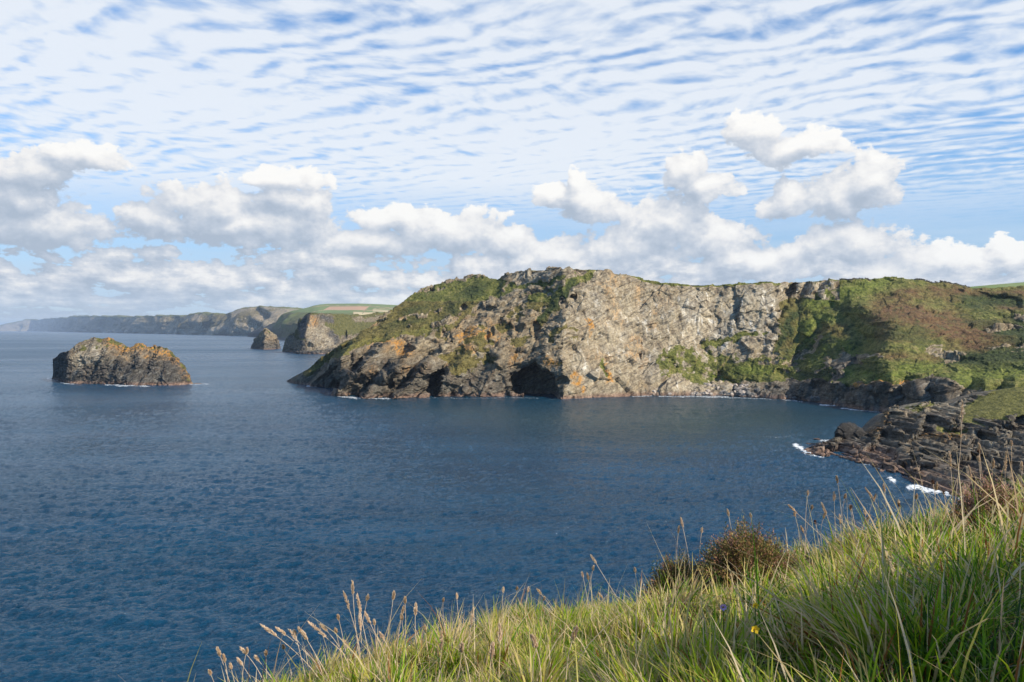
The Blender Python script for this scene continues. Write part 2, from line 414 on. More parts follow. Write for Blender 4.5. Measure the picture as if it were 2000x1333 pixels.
def headland():
    nx = 1500; pxs = np.linspace(560, 2250, nx)
    allk = sorted(set([p for p, _ in HW] + list(range(560, 2251, 30))))
    def row(dk): return [(p, float(Yw(p)) + float(np.interp(p, *zip(*dk)))) for p in allk]
    r0 = (HW, row([(560, 0), (2250, 0)]))
    r1 = ([(560, 744.8), (580, 741), (600, 741), (640, 732), (700, 722), (760, 720), (850, 715), (1000, 710), (1060, 700), (1180, 720), (1300, 725), (1400, 735), (1470, 748),
           (1560, 752), (1650, 748), (1730, 766), (1790, 760), (1830, 748), (1900, 752), (2000, 748), (2250, 740)],
          row([(560, 0), (600, 4), (700, 12), (850, 10), (1000, 8), (1200, 10), (1300, 18), (1400, 28), (1470, 22), (1560, 10), (1650, 7), (1730, 7), (1830, 22), (2000, 30), (2250, 30)]))
    r2 = ([(560, 744.4), (600, 730), (640, 712), (700, 690), (760, 676), (850, 645), (1000, 620), (1180, 620), (1300, 630), (1400, 650), (1500, 665), (1560, 690), (1650, 695),
           (1730, 695), (1830, 695), (2000, 690), (2250, 690)],
          row([(560, 0), (600, 7), (640, 10), (700, 35), (760, 45), (850, 55), (1000, 42), (1180, 36), (1300, 34), (1400, 48), (1500, 60), (1560, 55), (1650, 60), (1730, 62), (1830, 80), (2000, 85), (2250, 85)]))
    r3 = (HT, row([(560, 0), (600, 12), (640, 25), (700, 75), (760, 110), (820, 140), (900, 150), (1000, 110), (1100, 80), (1190, 68), (1300, 60), (1400, 65), (1500, 85), (1560, 110),
                   (1640, 150), (1740, 190), (1850, 215), (2000, 235), (2250, 250)]))
    bk = [([(560, 2), (640, 6), (760, 20), (1000, 60), (2250, 80)], [(560, -3), (640, -6), (760, -14), (1000, -4), (2250, -5)]),
          ([(560, 8), (640, 25), (760, 70), (1000, 200), (2250, 300)], [(560, -10), (640, -30), (760, -60), (1000, -40), (2250, -22)]),
          ([(560, 15), (640, 45), (760, 120), (1000, 290), (2250, 500)], [(560, -200), (1000, -200), (2250, -200)])]
    G, rid = relief([r0, r1, r2, r3], bk, pxs, [4, 90, 120, 150, 14, 10, 8], kx=7)
    px = 1000 + G[..., 0] / G[..., 1] * F; py = HZ - (G[..., 2] - CAMZ) / G[..., 1] * F
    front = (rid <= 4.0)[:, None] * np.ones_like(px)
    x, y, z = G[..., 0], G[..., 1], G[..., 2]
    # big forms pushed along the view
    off = np.zeros_like(px)
    # gully with a left-facing wall on the green slope
    xb = np.interp(py, [590, 620, 645, 660, 700, 720, 760], [1640, 1652, 1668, 1690, 1672, 1664, 1660])
    xc = np.interp(py, [590, 610, 638, 680, 700, 740, 760], [1690, 1722, 1758, 1732, 1718, 1735, 1735])
    A = np.interp(py, [575, 605, 640, 700, 745, 770], [0, 18, 34, 28, 12, 0])
    off -= A * sm(0, 1, (px - xb) / (xc - xb)) * (1 - sm(0, 1, (px - xc) / 170))
    off += A * .18 * np.exp(-((px - xb) / 22) ** 2)
    # smaller folds in the green slope
    for (pts, w, d) in [([(1600, 640), (1560, 700), (1530, 725)], 11, 7), ([(1545, 560), (1530, 600), (1510, 640)], 8, 6), ([(1620, 600), (1590, 625)], 9, 5),
                        ([(1575, 555), (1560, 590)], 8, 8), ([(1548, 552), (1545, 590)], 7, 8), ([(1610, 550), (1596, 575)], 6, 7), ([(1900, 585), (1985, 590)], 10, 8), ([(1960, 640), (2010, 650)], 8, 6),
                        ([(1525, 735), (1570, 735)], 12, 6), ([(1405, 735), (1445, 760)], 6, 5)]:
        off += d * stroke(px + 9 * fbm(x * .05, z * .05, y * 0 + 3, 3), py + 6 * fbm(x * .06, z * .06, y * 0 + 8, 3), pts, w)
    # stepped buttresses on the nose: left faces come towards the viewer
    nose = sm(1000, 700, px) * front
    tt = (px + .95 * (py - 745) + 12 * fbm(x * .03, z * .03, y * .0, 3, seed=2)) / 62.0
    fr = tt - np.floor(tt); saw = np.where(fr < .72, fr / .72, (1 - fr) / .28)
    off += nose * 27 * (saw - .5) * sm(630, 715, py)
    tt = (px + .6 * (py - 650) + 16 * fbm(x * .03, z * .03, y * .0, 3, seed=5)) / 78.0
    fr = tt - np.floor(tt); saw = np.where(fr < .7, fr / .7, (1 - fr) / .3)
    mid = sm(800, 880, px) * sm(1180, 1060, px) * sm(560, 600, py) * front
    off += mid * 7 * (saw - .5)
    tt = (px + .55 * (py - 650) + 22 * fbm(x * .03, z * .03, y * .0, 3, seed=9)) / 46.0
    fr = tt - np.floor(tt); saw = np.where(fr < .72, fr / .72, (1 - fr) / .28)
    off += sm(1080, 1160, px) * sm(1540, 1500, px) * 1.3 * (saw - .5) * front
    # dark left-facing cliffs on the right of the bay
    tt = (px + .1 * (py - 760) + 18 * fbm(x * .04, z * .04, y * .0, 3, seed=11)) / 58.0
    fr = tt - np.floor(tt); saw = np.where(fr < .55, fr / .55, (1 - fr) / .45)
    off += sm(1480, 1560, px) * sm(720, 750, py) * 9 * (saw - .5) * front
    # caves
    wx = px + 3.0 * fbm(x * .12, z * .12, y * 0, 3, seed=3); wy = py + 2.5 * fbm(x * .12, z * .12, y * 0 + 5, 3, seed=4)
    cave = 34 * poly(wx, wy, [(1001, 765), (1001, 738), (1020, 722), (1037, 713), (1045, 706), (1052, 712), (1062, 720), (1078, 734), (1085, 748), (1083, 790), (1028, 790), (1026, 768)], 4)
    cave = np.maximum(cave, 22 * poly(wx, wy, [(826, 785), (836, 752), (848, 728), (866, 718), (864, 738), (856, 760), (850, 785)], 4))
    cave = np.maximum(cave, 12 * poly(wx, wy, [(727, 757), (735, 744), (752, 740), (768, 748), (768, 758)], 4))
    for cx, cy, rx, ry, d in [(1047, 648, 5, 16, 8), (952, 660, 6, 9, 6), (978, 630, 5, 8, 6), (928, 690, 6, 6, 5), (1098, 590, 7, 8, 6), (905, 600, 7, 5, 5), (1250, 694, 3, 9, 3), (960, 605, 8, 6, 5),
                              (1015, 690, 12, 5, 5), (1098, 745, 10, 8, 6), (868, 650, 5, 9, 5), (1440, 628, 5, 8, 4), (700, 745, 8, 6, 5), (1680, 762, 14, 14, 6), (1600, 752, 14, 10, 6), (1547, 566, 6, 12, 7),
                              (1120, 578, 4, 5, 4), (1390, 610, 8, 5, 2), (885, 672, 5, 5, 4), (800, 640, 6, 3, 3), (842, 568, 6, 4, 4)]:
        cave = np.maximum(cave, d * np.clip(1.4 - np.hypot((wx - cx) / rx, (wy - cy) / ry), 0, 1))
    off += cave * front
    # masks
    M = zeros(px)
    sx = px + 24 * fbm(x * .05, z * .05, y * .02, 5, seed=6, gain=.6); sy = py + 16 * fbm(x * .05, z * .05, y * .02, 5, seed=7, gain=.6)
    gr = poly(sx, sy, [(596, 726), (640, 690), (700, 655), (735, 625), (770, 600), (800, 580), (820, 568), (900, 545), (935, 538), (978, 545), (990, 556), (950, 580), (905, 605), (860, 638),
                       (830, 652), (790, 662), (740, 672), (690, 685), (650, 702), (620, 722)], 9)
    gr = np.maximum(gr, stroke(px, sy * .3 + py * .7, [(598, 728), (640, 700), (700, 672), (760, 650)], 8))
    for pts, w in [([(1150, 532), (1112, 562), (1078, 598), (1052, 628), (1048, 640)], 10), ([(1112, 640), (1078, 664)], 5), ([(1028, 664), (1010, 668)], 7), ([(1000, 562), (1040, 555), (1100, 545)], 5),
                   ([(905, 708)], 22), ([(1390, 672), (1480, 650)], 7), ([(960, 575), (1000, 568)], 5), ([(980, 545), (940, 590), (880, 630)], 6), ([(890, 707), (925, 707)], 12), ([(1180, 700), (1185, 735)], 4)]:
        gr = np.maximum(gr, stroke(sx, sy, pts, w))
    gr = np.maximum(gr, poly(sx, sy, [(1500, 700), (1522, 640), (1530, 590), (1580, 572), (1640, 545), (1740, 535), (1800, 540), (1880, 550), (2260, 550), (2260, 790), (1990, 768), (1900, 760),
                                      (1850, 745), (1800, 742), (1740, 750), (1700, 750), (1640, 748), (1600, 744), (1560, 748), (1500, 750), (1430, 750), (1425, 720), (1460, 700)], 10))
    gr = np.maximum(gr, .62 * poly(sx, sy, [(1280, 700), (1300, 680), (1350, 672), (1400, 690), (1440, 690), (1430, 745), (1370, 750), (1330, 742), (1290, 725)], 12))
    skyline = np.interp(px, *zip(*HT))
    gr = np.maximum(gr, np.clip(1.3 - (py - skyline) / 5, 0, 1) * sm(1190, 1260, px))
    gr *= np.where((px > 1520) & (px < 1640) & (py < 585), .45 + .5 * (fbm(x * .05, z * .03, y * .02, 3, seed=21) > 0), 1)
    rocky = .9 * np.maximum.reduce([stroke(sx, sy, p, w) for p, w in [([(820, 574), (870, 555), (900, 548)], 3), ([(860, 610), (800, 618), (770, 625)], 3), ([(840, 640), (880, 622)], 3), ([(1640, 720), (1660, 700), (1640, 690)], 9),
                                    ([(1600, 655), (1575, 690), (1550, 712)], 3), ([(1590, 728), (1640, 705)], 5), ([(1930, 645), (2000, 640)], 3), ([(1805, 675), (1840, 668)], 2)]])
    cr = fbm(x * .035, z * .07, y * .02, 5, seed=51, gain=.6)
    crag = poly(px, py, [(1500, 680), (1560, 665), (1640, 670), (1690, 690), (1700, 745), (1640, 755), (1480, 755), (1460, 710)], 30) * sm(.16, .34, cr) + sm(.30, .48, cr) * sm(1620, 1760, px) * .9 * sm(590, 620, py)
    rocky = np.maximum(rocky, crag)
    gr = np.maximum(gr, .85 * poly(px, py, [(840, 640), (940, 600), (1060, 560), (1130, 560), (1060, 640), (1150, 640), (1080, 700), (950, 715), (860, 720)], 30) * sm(.06, .30, fbm(x * .05, z * .08, y * .02, 5, seed=52)))
    gr = np.clip(gr - rocky, 0, 1)
    gr = np.where(front > 0, gr, 1)
    gr = gr * (cave < 1.5)
    M['grass'] = gr
    scn = fbm(x * .04, z * .07, y * .02, 5, seed=77, gain=.6)
    M['scrub'] = np.maximum(poly(sx, sy, [(815, 572), (930, 541), (985, 550), (940, 585), (880, 615), (850, 645), (760, 655), (740, 640), (780, 610)], 14) * np.clip(.45 + 1.1 * fbm(x * .04, z * .05, y * .03, 4, seed=71), 0, 1),
                 np.maximum.reduce([stroke(sx, sy, p, w) for p, w in [([(1120, 555), (1052, 625)], 7), ([(1900, 585), (1985, 588)], 14), ([(1950, 645), (2020, 655)], 12), ([(1850, 705), (1960, 695), (2050, 670)], 14),
                 ([(1530, 640), (1520, 690)], 8), ([(1560, 600), (1545, 650)], 9), ([(1620, 605), (1660, 600)], 6), ([(1580, 680), (1620, 660)], 7), ([(1560, 735), (1640, 730)], 6), ([(2000, 650), (2250, 700)], 30)]]))
    M['scrub'] = np.maximum(M['scrub'], .6 * sm(.12, .35, scn) * sm(1480, 1540, px) * sm(570, 600, py))
    M['heather'] = poly(sx, sy, [(1660, 605), (1700, 585), (1760, 562), (1830, 556), (1900, 562), (2260, 570), (2260, 690), (1960, 690), (1880, 712), (1790, 712), (1745, 706), (1700, 690), (1725, 640), (1690, 625)], 14)
    M['heather'] = np.maximum(M['heather'] * np.clip(.62 + 1.5 * (fbm(x * .02, z * .04, y * .012, 5, seed=31, gain=.6)) - .4 * sm(640, 700, py), .0, 1), .6 * stroke(sx, sy, [(1600, 645), (1650, 640)], 10))
    M['heather'] = np.maximum(M['heather'], .45 * (px < 1160) * (py > 590)); M['heather'] = np.maximum(M['heather'], .5 * poly(sx, sy, [(1520, 590), (1560, 580), (1580, 620), (1540, 700), (1500, 700)], 16))
    M['bright'] = np.maximum.reduce([stroke(sx, sy, p, w) for p, w in [([(610, 720), (660, 695), (720, 675), (800, 655), (860, 630)], 9), ([(1590, 595), (1640, 572), (1720, 550)], 13), ([(1560, 650), (1630, 660), (1660, 690)], 16), ([(1560, 610), (1600, 640), (1590, 690)], 22), ([(1645, 728), (1700, 728)], 12),
                    ([(1720, 738), (1800, 722), (1830, 712)], 9), ([(1610, 625), (1650, 640)], 10), ([(700, 680), (760, 662)], 6), ([(1830, 748), (1900, 735), (2000, 715)], 14), ([(1440, 728), (1500, 722)], 9), ([(1380, 735), (1420, 745)], 6)]]) * .85
    M['pale'] = np.maximum(poly(sx, sy, [(1140, 533), (1200, 530), (1300, 550), (1400, 555), (1520, 552), (1515, 640), (1480, 700), (1430, 720), (1400, 775), (1200, 775), (1140, 770), (1120, 700), (1100, 640), (1115, 580)], 130) * .6,
                           poly(sx, sy, [(1310, 575), (1400, 560), (1520, 556), (1512, 620), (1490, 660), (1440, 690), (1360, 680), (1320, 660)], 30))
    M['pale'] = np.maximum(M['pale'], .8 * np.maximum.reduce([stroke(sx, sy, p, w) for p, w in [([(1180, 610), (1170, 640), (1210, 660)], 14), ([(1290, 755), (1440, 765)], 14), ([(1010, 545), (1070, 535)], 9), ([(1130, 700), (1160, 760)], 18),
                    ([(1530, 565), (1600, 560)], 8), ([(1490, 690), (1510, 660)], 7), ([(1620, 558), (1590, 590)], 6), ([(1300, 700), (1400, 760)], 10)]]))
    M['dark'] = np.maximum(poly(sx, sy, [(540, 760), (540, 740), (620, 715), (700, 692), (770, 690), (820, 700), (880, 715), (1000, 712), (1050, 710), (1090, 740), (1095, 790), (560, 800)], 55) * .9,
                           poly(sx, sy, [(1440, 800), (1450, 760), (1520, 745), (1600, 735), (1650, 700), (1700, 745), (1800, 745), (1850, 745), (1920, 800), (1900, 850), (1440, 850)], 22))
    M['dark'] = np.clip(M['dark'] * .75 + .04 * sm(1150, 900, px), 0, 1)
    lf = fbm(x * .06, z * .05, y * .03, 4, seed=12)
    M['lichen'] = np.clip(sm(1180, 1000, px) * sm(600, 640, py) * sm(745, 700, py) * (.05 + 1.4 * lf), 0, 1)
    for p, w in [([(765, 672), (800, 685)], 9), ([(1122, 735), (1150, 765)], 6), ([(1680, 752), (1760, 748), (1800, 742)], 5), ([(960, 645), (900, 660)], 10), ([(1150, 625), (1148, 650)], 6), ([(1090, 715), (1070, 705)], 8), ([(1190, 720), (1188, 740)], 5)]:
        M['lichen'] = np.maximum(M['lichen'], stroke(sx, sy, p, w))
    M['lichen'] = np.maximum(M['lichen'], .4 * sm(1110, 1180, px) * sm(1420, 1250, px) * sm(.1, .5, lf))
    rockw = np.clip(1 - gr, 0, 1)
    n = normals(G)
    wv = fbm(x * .02, y * .02, z * .02, 2, seed=17) * 6
    ca, sa = math.cos(math.radians(24)), math.sin(math.radians(24))
    xs = (x * ca + z * sa + wv); zs = (-x * sa + z * ca + wv)
    b1, _ = blocks(xs * .05, y * .05, zs * .085, 1); b2, _ = blocks(xs * .14, y * .14, zs * .24, 5); b3, _ = blocks(xs * .38, y * .38, zs * .6, 9)
    D = 2.5 * b1 + 1.0 * b2 + .35 * b3 + 2.2 * fbm(x * .03, y * .03, z * .02, 4, seed=1) + 1.0 * ridged(xs * .09, y * .05, zs * .05, 3, seed=2)
    smoothwall = sm(1040, 1210, px) * sm(1560, 1480, px)
    flute = fbm(xs * .11, y * .11, z * .022, 5, seed=19, gain=.6)
    Dw = 2.3 * b1 + .75 * b2 + .18 * b3 + 1.3 * flute + 1.4 * fbm(x * .04, y * .03, z * .03, 4, seed=1)
    D = D * (1 - smoothwall) + Dw * smoothwall
    lft = .45 + .55 * sm(1100, 1400, px)
    Dg = lft * .9 * b1 + .45 * b2 + 2.2 * fbm(x * .035, y * .035, z * .05, 5, seed=3, gain=.58) + .5 * np.maximum(fbm(x * .22, y * .16, z * .3, 3, seed=8), -.1) + .35 * fbm(x * .7, y * .5, z * .9, 2, seed=18)
    tip = sm(565, 640, px)
    D = (rockw * D + (1 - rockw) * Dg) * tip * np.where(front > 0, 1, .3)
    # pushed in or out along the sight line above the water's edge, straight back at the waterline
    k = 1 + off * tip / G[..., 1]; wz = sm(2, 14, z)
    G[..., 0] = np.where(True, x * (1 + (k - 1) * wz), x); G[..., 2] = CAMZ + (z - CAMZ) * (1 + (k - 1) * wz); G[..., 1] = y * k
    n = normals(G)
    G += n * D[..., None]
    zz = G[..., 2]
    M['wet'] = np.clip(1.25 - (zz - .6 * fbm(x * .1, y * .1, z * 0, 3)) / 3.0, 0, 1) * .85
    M['grass'] = M['grass'] * sm(4, 9, zz)
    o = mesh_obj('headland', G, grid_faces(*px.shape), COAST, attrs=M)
    tag(o, kind='structure'); return o, G


def sea_rock(name, W, T, Ydepth, thick, nx, counts, amp, freq, mat, paint, saw=None, kx=5, mid=None, rot=24, fade=10):
    """free-standing rock: W water line, T skyline (photo columns), Ydepth skyline distance behind the water line, thick: how far it reaches behind"""
    x0, x1 = T[0][0], T[-1][0]; pxs = np.linspace(x0, x1, nx)
    ks = sorted(set([p for p, _ in W] + [p for p, _ in T]))
    yw = lambda p: CAMZ * F / (np.interp(p, *zip(*W)) - HZ)
    rW = [(p, float(yw(p))) for p in ks]
    rT = [(p, float(yw(p)) + float(np.interp(p, *zip(*Ydepth)))) for p in ks]
    rows = [(W, rW)]
    if mid:
        rows.append((mid[0], [(p, float(yw(p)) + float(np.interp(p, *zip(*mid[1])))) for p in ks]))
    rows.append((T, rT))
    bk = [([(p, t * .35) for p, t in thick], [(p, -t * .12) for p, t in thick]), ([(p, t) for p, t in thick], [(p, -500) for p, t in thick])]
    G, rid = relief(rows, bk, pxs, counts, kx)
    px = 1000 + G[..., 0] / G[..., 1] * F; py = HZ - (G[..., 2] - CAMZ) / G[..., 1] * F
    x, y, z = G[..., 0].copy(), G[..., 1].copy(), G[..., 2].copy()
    M = zeros(px); paint(M, px, py, x, y, z)
    n = normals(G); ca, sa = math.cos(math.radians(rot)), math.sin(math.radians(rot))
    wv = fbm(x * .3 * freq, y * .3 * freq, z * .3 * freq, 2, seed=17) * .8 / freq
    xs = (x * ca + z * sa) + wv; zs = (-x * sa + z * ca) + wv; f = freq
    b1, _ = blocks(xs * f * .6, y * f * .6, zs * f * 1.1, 1); b2, _ = blocks(xs * f * 1.6, y * f * 1.6, zs * f * 3.4, 5)
    b3, _ = blocks(xs * f * 4, y * f * 4, zs * f * 8, 9)
    D = amp * (1.0 * b1 + .55 * b2 + .22 * b3 + .9 * fbm(x * f * .5, y * f * .5, z * f * .5, 4, seed=1) + .4 * ridged(xs * f, y * f * .5, zs * f * 1.8, 3, seed=2))
    e = sm(x0, x0 + fade, px) * sm(x1, x1 - fade, px)
    D *= (1 - .6 * M['grass'])
    if saw is not None: G[..., 1] += saw(px, py, x, y, z) * e * (rid <= len(rows) + .01)[:, None]
    G += n * (D * (.15 + .85 * e))[..., None]
    M['wet'] = np.maximum(M['wet'], np.clip(1.25 - G[..., 2] / (.045 * (T[len(T)//2][0]*0+60)), 0, 1) * .85)
    o = mesh_obj(name, G, grid_faces(*px.shape), mat, attrs=M)
    return o, G


def islet():
    W = [(101, 741), (106, 742), (118, 744), (128, 746.5), (132, 749), (180, 750), (260, 753), (340, 753), (365, 751.5), (377, 750)]
    T = [(101, 741), (103, 739), (104.5, 704), (112, 694), (125, 687), (136, 684), (141, 679), (165, 665), (180, 662), (200, 663), (211, 658.5), (217, 663), (228, 670), (243, 675), (255, 680), (262, 678),
         (266, 673), (275, 672), (283, 675), (286, 680), (300, 678), (312, 675), (325, 682), (340, 697), (350, 708), (357, 716), (362, 724), (366, 738), (371, 743), (377, 749)]
    def paint(M, px, py, x, y, z):
        sx = px + 5 * fbm(x * .1, z * .1, y * .05, 4, seed=6); sy = py + 5 * fbm(x * .1, z * .1, y * .05, 4, seed=7)
        top = np.interp(px, *zip(*T))
        M['dark'] = np.clip(.45 + sm(690, 720, sy + .10 * (px - 240)) * .5 + sm(142, 132, px), 0, 1)  # last term paints the shade of the left face into the rock colour
        M['grass'] = .7 * np.maximum(np.clip(1.2 - (sy - top) / 16, 0, 1) * sm(135, 145, px), stroke(sx, sy, [(150, 680), (225, 678)], 7) * .7) * (.65 + fbm(x * .12, z * .12, y * .1, 3, seed=9))
        M['heather'] = np.full(px.shape, .25)
        M['lichen'] = np.clip(1.5 - (sy - top) / 20, 0, 1) * (.45 + 1.2 * fbm(x * .13, z * .13, y * .1, 3, seed=5)) * sm(195, 215, px)
        for p, w in [([(208, 661), (222, 672)], 7), ([(230, 676), (250, 683)], 5), ([(264, 676), (285, 680)], 7), ([(300, 683), (330, 692)], 8)]: M['lichen'] = np.maximum(M['lichen'], stroke(sx, sy, p, w))
        M['pale'] = .6 * np.maximum(poly(sx, sy, [(142, 700), (165, 676), (200, 672), (208, 690), (175, 712), (145, 735)], 10), 0)
        M['scrub'] = np.full(px.shape, .3)
    def saw(px, py, x, y, z):
        tt = (px + .5 * (py - 700) + 8 * fbm(x * .08, z * .08, y * 0, 3)) / 34; fr = tt - np.floor(tt)
        return 2.2 * (np.where(fr < .7, fr / .7, (1 - fr) / .3) - .5)
    mid = ([(p, (0.42 * np.interp(p, *zip(*W)) + .58 * np.interp(p, *zip(*T)))) for p in range(101, 378, 6)], [(101, 0), (130, 4), (250, 14), (340, 10), (377, 0)])
    yd = [(101, 0), (104, 2), (130, 8), (145, 20), (220, 42), (320, 34), (355, 12), (377, 0)]
    th = [(101, 3), (104, 12), (150, 45), (300, 45), (355, 25), (377, 2)]
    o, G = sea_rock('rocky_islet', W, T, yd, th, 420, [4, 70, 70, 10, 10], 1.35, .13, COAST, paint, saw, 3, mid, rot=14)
    tag(o, 'craggy islet alone in the sea at left, orange lichen on its humped top', 'islet')
    return o, G


def cliff_stack():
    W = [(551, 687), (570, 688.5), (600, 690.5), (640, 690.5), (700, 690), (760, 688), (830, 686)]
    T = [(551, 686), (554, 675), (558, 666), (565, 656), (575, 647), (583, 641), (586, 632), (590, 624), (596, 616), (602, 611.5), (615, 610.5), (628, 613), (660, 615), (700, 616), (730, 614), (760, 611), (830, 606)]
    def paint(M, px, py, x, y, z):
        sx = px + 6 * fbm(x * .03, z * .05, y * .02, 4, seed=6); sy = py + 4 * fbm(x * .03, z * .05, y * .02, 4, seed=7)
        M['grass'] = np.maximum.reduce([poly(sx, sy, [(632, 610), (900, 600), (900, 680), (760, 682), (720, 672), (690, 672), (665, 655), (645, 640)], 5), poly(sx, sy, [(580, 640), (592, 656), (612, 668), (590, 668), (568, 655)], 5) * .75, np.clip(1.2 - (sy - np.interp(px, *zip(*T))) / 3, 0, 1)])
        M['grass'] *= 1 - .8 * np.maximum.reduce([stroke(sx, sy, [(640, 622), (655, 628)], 9), stroke(sx, sy, [(658, 650), (670, 668)], 6), stroke(sx, sy, [(680, 662), (720, 660)], 7), stroke(sx, sy, [(700, 625), (760, 622)], 5)])
        M['dark'] = np.clip(np.maximum.reduce([.35 + 0 * px, poly(sx, sy, [(583, 640), (600, 612), (612, 640), (610, 690), (596, 680), (600, 660)], 6), stroke(sx, sy, [(640, 622), (655, 628)], 9), stroke(sx, sy, [(658, 650), (670, 668)], 7), stroke(sx, sy, [(684, 650), (684, 662)], 4), sm(678, 688, sy)]), 0, 1)  # the polygon paints the left wall's shade as darker rock
        M['pale'] = .55 * poly(sx, sy, [(618, 630), (640, 645), (658, 660), (668, 676), (640, 684), (616, 680), (612, 655)], 8)
        M['lichen'] = .6 * poly(sx, sy, [(600, 612), (628, 614), (632, 640), (612, 640)], 6)
        M['scrub'] = .35 * np.ones_like(px); M['heather'] = .35 * np.ones_like(px)
    def saw(px, py, x, y, z):
        # the stack's left wall steps forward in two facets
        return -55 * sm(585, 612, px + .3 * (py - 650)) + 28 * sm(606, 600, px) * 0 + 14 * (np.clip(1.3 - np.hypot((px - 648) / 12, (py - 625) / 8), 0, 1) + np.clip(1.3 - np.hypot((px - 684) / 3, (py - 656) / 9), 0, 1) * 2)
    yd = [(551, 0), (560, 20), (600, 50), (640, 80), (700, 220), (830, 300)]
    th = [(551, 8), (570, 60), (620, 200), (830, 600)]
    o, G = sea_rock('cliff_headland', W, T, yd, th, 420, [3, 120, 8, 8], 4.5, .045, COAST, paint, saw, 3, None, rot=20)
    tag(o, kind='structure')
    W = [(489, 681), (500, 682.3), (520, 683), (540, 682.5), (548, 681)]
    T = [(489, 680.5), (491, 676), (496, 667), (503, 657), (509, 650), (514, 645), (519, 643), (524, 645), (529, 650), (537, 656), (543, 664), (546, 672), (548, 680.5)]
    def paint2(M, px, py, x, y, z):
        M['dark'] = sm(655, 680, py) * .8 + .1; M['grass'] = .45 * sm(665, 648, py); M['lichen'] = .6 * sm(675, 655, py) * (.5 + fbm(x * .05, z * .05, y * .02, 3)); M['scrub'] = .4 + 0 * px
    o, _ = sea_rock('sea_stack', W, T, [(489, 0), (518, 30), (548, 0)], [(489, 4), (518, 50), (548, 4)], 160, [3, 90, 8, 8], 3.0, .055, COAST, paint2, lambda px, py, x, y, z: -18 * sm(505, 530, px + .4 * (py - 660)), 3, None)
    tag(o, 'small pointed brown sea stack beside the far cliff headland', 'sea stack')


